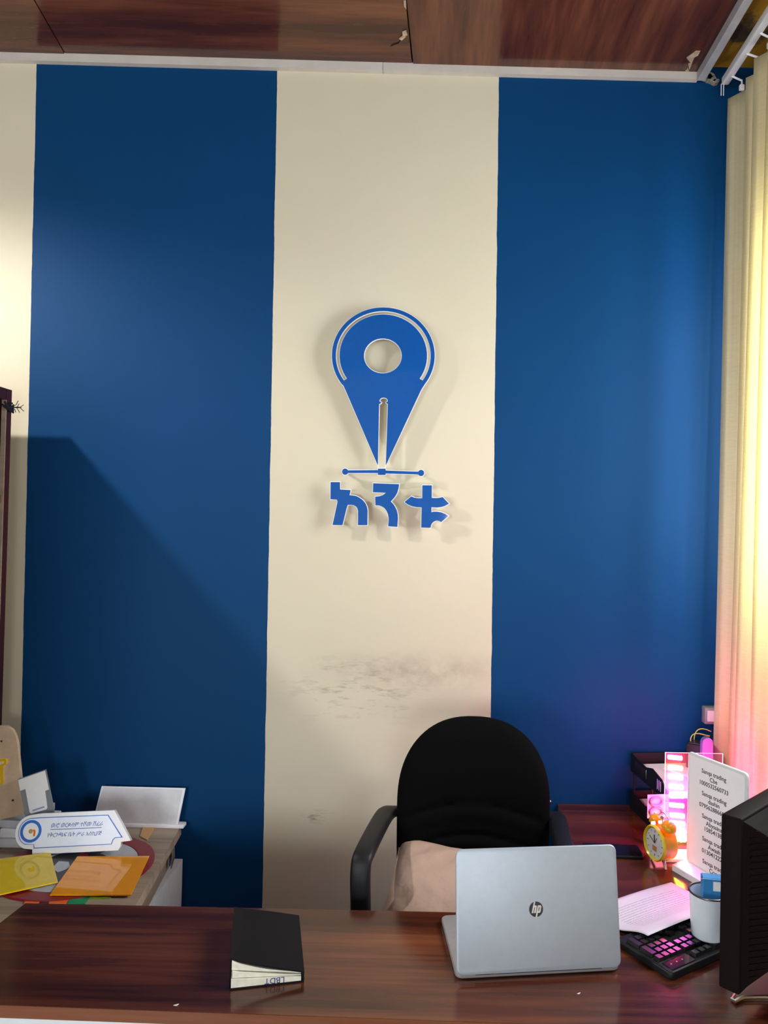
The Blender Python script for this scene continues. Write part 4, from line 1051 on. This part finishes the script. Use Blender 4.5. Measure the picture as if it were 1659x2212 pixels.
# local x along the screen, -y is the back
g = G(); g.rbox(0, MWd, -.018, .022, z0m, z1m, .004, 3); g.obj('bezel', m_mon, mo, True)
g = G(); g.box(.015, MWd - .015, .0222, .0228, z0m + .02, z1m - .015); g.obj('screen', m_black_gl, mo)
def fr_pt(s_, t_, d):   # point on frustum
    return None
x0, x1, zA, zB = .008, MWd - .008, z0m + .006, z1m - .006
ix, iz, dp = .115, .085, .085
v = [(x0, -.018, zA), (x1, -.018, zA), (x1, -.018, zB), (x0, -.018, zB), (x0 + ix, -.018 - dp, zA + iz), (x1 - ix, -.018 - dp, zA + iz), (x1 - ix, -.018 - dp, zB - iz), (x0 + ix, -.018 - dp, zB - iz)]
g = G(); g.add(v, [(0, 1, 2, 3), (7, 6, 5, 4), (0, 4, 5, 1), (1, 5, 6, 2), (2, 6, 7, 3), (3, 7, 4, 0)]); g.obj('rear_housing', m_mon, mo)
nR = 24
rib = G(); rib.box(-.5, .5, -.5, .5, -.5, .5)
rib_me = None
for k in range(nR):     # louvres on the left slope of the housing
    z = zA + .022 + (zB - zA - .044) * k / (nR - 1)
    s_max = min(1.0, (z - zA) / iz, (zB - z) / iz)
    sA, sB = .10, max(.14, min(.86, s_max - .04))
    pA = Vector((x0 + ix * sA, -.018 - dp * sA, z)); pB = Vector((x0 + ix * sB, -.018 - dp * sB, z + .006 * (sB - sA)))
    nn = Vector((-dp, -ix, 0)).normalized()
    g = G(); q = [pA, pB, pB + Vector((0, 0, .0035)), pA + Vector((0, 0, .0035))]
    g.add([tuple(p - nn * .001) for p in q] + [tuple(p + nn * .0022) for p in q], [(3, 2, 1, 0), (4, 5, 6, 7), (0, 1, 5, 4), (1, 2, 6, 5), (2, 3, 7, 6), (3, 0, 4, 7)])
    g.obj('louvre', m_mon, mo)
for k in range(14):     # slots in the top slope
    t_ = .3 + .45 * k / 13; s0, s1 = .25, .75
    xx = x0 + ix + .02 + k * .016
    pA = Vector((xx, -.018 - dp * s0, zB - iz * s0)); pB = Vector((xx, -.018 - dp * s1, zB - iz * s1)); nn = Vector((0, -iz, dp)).normalized()
    g = G(); q = [pA, pA + Vector((.006, 0, 0)), pB + Vector((.006, 0, 0)), pB]
    g.add([tuple(p - nn * .001) for p in q] + [tuple(p + nn * .0006) for p in q], [(3, 2, 1, 0), (4, 5, 6, 7), (0, 1, 5, 4), (1, 2, 6, 5), (2, 3, 7, 6), (3, 0, 4, 7)])
    g.obj('vent_slot', m_black_v, mo)
g = G(); g.rbox(MWd / 2 - .05, MWd / 2 + .05, -.09, -.03, .012, z0m + .14, .01, 3); g.obj('stand_neck', m_mon, mo, True)
bfp = onz(1582, 2163, DZ); inv = Matrix.Rotation(-MA, 3, 'Z')
bl_ = inv @ (bfp - Vector((mt_.x + .013, 1.45, DZ)))
g = G(); ft = [(bl_.x, bl_.y), (bl_.x + .22, bl_.y - .16), (bl_.x + .36, bl_.y + .0), (bl_.x + .14, bl_.y + .13)]
fx = [(inv @ (onz(px, py, DZ) - Vector((mt_.x + .013, 1.45, DZ)))).xy for px, py in ((1580, 2161), (1588, 2166), (1602, 2161), (1760, 2164), (1760, 2105), (1632, 2108), (1605, 2130))]
g.prism([(p.x, p.y) for p in fx], 0, .007); g.obj('stand_base', plain('monitor_base_grey', (0.075, 0.06, 0.055, 1), 0.45), mo)
fe = [(inv @ (onz(px, py, DZ + .004) - Vector((mt_.x + .013, 1.45, DZ)))) for px, py in ((1590, 2146), (1581, 2160), (1587, 2165), (1596, 2160), (1606, 2156), (1640, 2155), (1760, 2157))]
g = G(); g.tube([(p.x, p.y, .005) for p in fe], .0042, 8); g.obj('chrome_edge', m_metal, mo, True)

# ------------------------------------------------------------------ keyboard
KA = R(33)
k0 = onz(1450, 2108, DZ + .012)
kb_ = thing('keyboard', 'black computer keyboard in front of the monitor, partly under paper', 'keyboard', (k0.x, k0.y, DZ), KA)
KL, KD = 0.43, 0.155
g = plate_rounded([(x + KL / 2, y) for x, y in rrect(KL / 2, KD, .012)], .016, .004); g.obj('case', m_black_pl, kb_, True)
g = G(); g.rbox(.012, .085, .006, .036, .0155, .0175, .001, 1); g.obj('indicator_panel', m_black_gl, kb_)
for k in range(3):
    g = G(); g.cyl((.026 + .017 * k, .022, .0175), (.026 + .017 * k, .022, .0182), .0018, n=10); g.obj('indicator', m_grey_pl, kb_)
key_me = {}
def key(x, y, w_, d_, mat):
    kk = (round(w_, 4), round(d_, 4))
    if kk not in key_me:
        tx, ty = .0022, .0016
        gg = G(); gg.add([(0, 0, 0), (w_, 0, 0), (w_, d_, 0), (0, d_, 0), (tx, ty, .0085), (w_ - tx, ty, .0085), (w_ - tx, d_ - ty * 1.6, .0085), (tx, d_ - ty * 1.6, .0085)],
                         [(0, 3, 2, 1), (4, 5, 6, 7), (0, 1, 5, 4), (1, 2, 6, 5), (2, 3, 7, 6), (3, 0, 4, 7)])
        o = gg.obj('key', mat, kb_); key_me[kk] = o.data
    else:
        o = bpy.data.objects.new('key', key_me[kk]); COL.objects.link(o); o.parent = kb_
    o.location = (x, y, .0155)
m_key = plain('key_plastic', (0.012, 0.012, 0.013, 1), 0.28, var=0.1)
P = .0188
for r_ in range(5):      # number pad: 4 columns (user's right = smallest x)
    for c_ in range(4):
        if c_ == 0 and r_ in (2, 4): continue
        d_ = .0172 * 2 + .0016 if (c_ == 0 and r_ in (1, 3)) else .0172
        key(.010 + c_ * P, .040 + r_ * P, .0172, d_, m_key)
for c_ in range(3):      # navigation block
    for r_ in (0, 1): key(.010 + 4 * P + .006 + c_ * P, .040 + r_ * P, .0172, .0172, m_key)
    key(.010 + 4 * P + .006 + c_ * P, .012, .0172, .0172, m_key)
for c_ in range(12):     # main block and function row
    key(.010 + 7 * P + .012 + c_ * P, .012, .0172, .0172, m_key)
    for r_ in range(4): key(.010 + 7 * P + .012 + c_ * P, .040 + r_ * P, .0172, .0172, m_key)
key(.010 + 4 * P + .006 + P, .040 + 3 * P, .0172, .0172, m_key)
for c_ in range(3): key(.010 + 4 * P + .006 + c_ * P, .040 + 4 * P, .0172, .0172, m_key)
key(.010 + 7 * P + .012 + 3 * P, .040 + 4 * P, .0172 + 5 * P, .0172, m_key)

# ------------------------------------------------------------------ printed paper
pa_ = onz(1450, 1906, DZ + .002)
pgA = math.atan2(.53, .85)
pg = G(); nx, ny = 30, 20; vtx = []
for j in range(ny + 1):
    for i in range(nx + 1):
        x, y = .297 * i / nx, .195 * j / ny          # x runs away to the left, y towards the viewer
        t_ = max(0, (y - .085) / .11)
        z = .0015 + .030 * (t_ * t_ * (3 - 2 * t_) if t_ < 1 else 1) + .004 * math.sin(PI * i / nx)
        vtx.append((x, y, z))
fa = [(j * (nx + 1) + i, j * (nx + 1) + i + 1, (j + 1) * (nx + 1) + i + 1, (j + 1) * (nx + 1) + i) for j in range(ny) for i in range(nx)]
me = bpy.data.meshes.new('printed_page'); me.from_pydata(vtx, [], fa); me.update()
sp = link('printed_page', me, m_printed, None, True); so = sp.modifiers.new('thickness', 'SOLIDIFY'); so.thickness = .0008; so.offset = 1
sp.matrix_world = TR(pa_.x, pa_.y, DZ) @ Matrix(((-math.cos(pgA), math.sin(pgA), 0, 0), (-math.sin(pgA), -math.cos(pgA), 0, 0), (0, 0, 1, 0), (0, 0, 0, 1)))
tag(sp, 'printed sheet lit pink, lying half over the keyboard', 'paper')

# ------------------------------------------------------------------ enamel mug with blue card box
mz = DZ + .0242
mc_ = onz(1543, 2040, mz)
mg = thing('enamel_mug', 'white enamel mug with metal rim standing on the keyboard', 'mug', (mc_.x, mc_.y + .036, mz))
g = G(); g.lathe([(.001, 0), (.033, 0), (.037, .004), (.039, .03), (.042, .096), (.0405, .096), (.0375, .03), (.034, .006), (.001, .005)], 40); g.obj('body', m_enamel, mg, True, angle=60)
g = G(); g.tube([(.0425 * math.cos(2 * PI * i / 40), .0425 * math.sin(2 * PI * i / 40), .097) for i in range(41)], .0024, 8); g.obj('rim', m_gun, mg, True)
g = G(); g.tube([(.040, -.012, .075), (.052, -.020, .078), (.062, -.026, .066), (.062, -.026, .04), (.052, -.02, .026), (.0385, -.012, .028)], .0045, 8); g.obj('handle', m_enamel, mg, True)
bq_ = thing('card_box', 'blue card box standing in the enamel mug', 'card box', (mc_.x + .006, mc_.y + .036, mz + .0055), R(-8))
g = G(); g.rbox(-.022, .03, -.012, .014, 0, .125, .0015, 1); g.obj('box', m_bluecard, bq_)
g = G(); g.box(.0, .03, -.0126, -.0121, .098, .118); g.obj('label', m_paper, bq_)
g = G(); g.box(-.026, .03, -.0124, -.0121, .1225, .1235); g.obj('flap_edge', m_lgrey, bq_)

# ------------------------------------------------------------------ corner: socket, router, cables, lavender holder
q = ony(1521, 1541, WY)
so_ = thing('wall_socket', 'grey wall socket box at the blind edge near the corner', 'socket', (q.x + .01, WY, q.z))
g = G(); g.rbox(-.02, .05, -.035, 0, -.028, .028, .005, 2); g.obj('cover', m_grey_pl, so_, True)
g = G(); g.rbox(-.012, .03, -.038, -.0355, -.018, .018, .001, 1); g.obj('rocker', m_lgrey, so_, True)
rp = Matrix.Rotation(R(7.5), 3, 'Z') @ Vector((.205, -.065, 0)) + Vector((tfx, tfy, DZ))
ro = thing('router', 'black router box behind the account sign', 'router', (rp.x, rp.y, DZ + .1505), R(-25))
rh = ony(1500, 1604, rp.y).z - DZ - .1505
g = G(); g.rbox(-.036, .036, -.03, .03, 0, rh, .005, 2); g.obj('case', m_black_pl, ro, True)
g = G(); g.rbox(-.031, .031, -.025, .025, rh, rh + .002, .0008, 1); g.obj('lid', m_gun, ro)
g = G(); g.cyl((.02, -.015, rh + .002), (.02, -.015, rh + .0026), .002, n=10); g.obj('indicator', m_lgrey, ro)
def arcw(pxs, y):
    P_ = [ony(px, py, y) for px, py in pxs]
    for _ in range(2):
        Q_ = [P_[0]]
        for a, b in zip(P_, P_[1:]): Q_ += [a * .75 + b * .25, a * .25 + b * .75]
        P_ = Q_ + [P_[-1]]
    return P_
cab_pts = arcw([(1493, 1612), (1491, 1596), (1496, 1586), (1508, 1584), (1520, 1587), (1533, 1590)], rp.y + .01)
G().tube(cab_pts, .0016, 8).obj('network_cable', m_wire).__setitem__('label', 'lower yellow cable looping out of the router')
bpy.data.objects['network_cable']['category'] = 'cable'
cab_pts = arcw([(1500, 1612), (1499, 1594), (1503, 1580), (1512, 1574), (1524, 1575), (1536, 1580)], rp.y + .025)
o = G().tube(cab_pts, .0016, 8).obj('network_cable', m_wire); tag(o, 'upper yellow cable looping out of the router', 'cable', 'yellow router cables'); bpy.data.objects['network_cable']['group'] = 'yellow router cables'
hp2 = ony(1524, 1626, 2.33)
g = G(); hh = ony(1524, 1593, 2.33).z - DZ
pr = [(-.012, .1512), (.022, .1512), (.021, hh - .016)] + [(.005 + .016 * math.cos(R(a)), hh - .016 + .016 * math.sin(R(a))) for a in range(10, 180, 10)] + [(-.011, hh - .016)]
o = link('lavender_holder', curve_mesh([pr], .02), m_purple); o.matrix_world = TR(hp2.x, 2.345, DZ) @ UPRIGHT
tag(o, 'lavender plastic holder standing beside the blind', 'holder')

# ------------------------------------------------------------------ vertical blind
vb = thing('vertical_blind', 'cream vertical fabric blind hanging at the right window', 'blind', (0.93, 2.54, 0))
r0 = ony(1557, 176, 2.53); r1 = onx(1659, 22, r0.x + .0)
RZb = r0.z
g = G(); sl = (r1.z - r0.z) / (r1.y - r0.y)
g.rbox(-.010, .014, -1.6, 0.0, -.012, .012, .003, 2); rail = g.obj('head_rail', m_white_pl, vb, True, TR(r0.x - .93 + .012, r0.y - 2.54, RZb))
slat_y = [2.535, 2.415, 2.315, 2.205]
slat_x = [0.928, 0.940, 0.925, 0.921]
zt, zb_ = RZb - .055, 0.762
for k, (sy, sx) in enumerate(zip(slat_y, slat_x)):
    nz_, nw_ = 40, 6; vtx = []
    for j in range(nz_ + 1):
        z = zt + (zb_ - zt) * j / nz_; t_ = j / nz_
        ang = R(-66 + 4 * math.sin(k * 2.1 + 1) + (9 * t_ if k == 0 else 10 * math.sin(t_ * 2.2 + k)))
        sway = .012 * math.sin(t_ * 2.5 + k * 1.3) * t_
        wd = 0.127
        for i in range(nw_ + 1):
            u = i / nw_ * wd; bow = .006 * math.sin(PI * i / nw_)
            vtx.append((sx - .93 + u * math.cos(ang) + sway * .4 + bow * -math.sin(ang) - .022 * t_, sy - 2.54 + u * math.sin(ang) + bow * math.cos(ang) - sway, z))
    fa = [(j * (nw_ + 1) + i, j * (nw_ + 1) + i + 1, (j + 1) * (nw_ + 1) + i + 1, (j + 1) * (nw_ + 1) + i) for j in range(nz_) for i in range(nw_)]
    me = bpy.data.meshes.new('slat'); me.from_pydata(vtx, [], fa); me.update()
    so = link('slat', me, m_blind, vb, True, angle=80); md = so.modifiers.new('thickness', 'SOLIDIFY'); md.thickness = .0009
    mid = Vector((sx - .93 + .06 * math.cos(R(-66)), sy - 2.54 + .06 * math.sin(R(-66)), zt))
    g = G(); g.rbox(mid.x - .008, mid.x + .008, mid.y - .006, mid.y + .006, zt - .002, zt + .016, .002, 1); g.tube([(mid.x, mid.y, zt + .014), (mid.x, mid.y, zt + .03), (r0.x - .93 + .018, mid.y, RZb - .011)], .0035, 8); g.obj('carrier', m_white_pl, so, True)
for dx in (0, .008):
    g = G(); g.cyl((r0.x - .93 + dx, r0.y - 2.545, RZb - .011), (r0.x - .93 + dx, r0.y - 2.545, RZb - .05), .0015, n=6); g.obj('pull_cord', m_white_pl, vb)

bpy.context.view_layer.update()
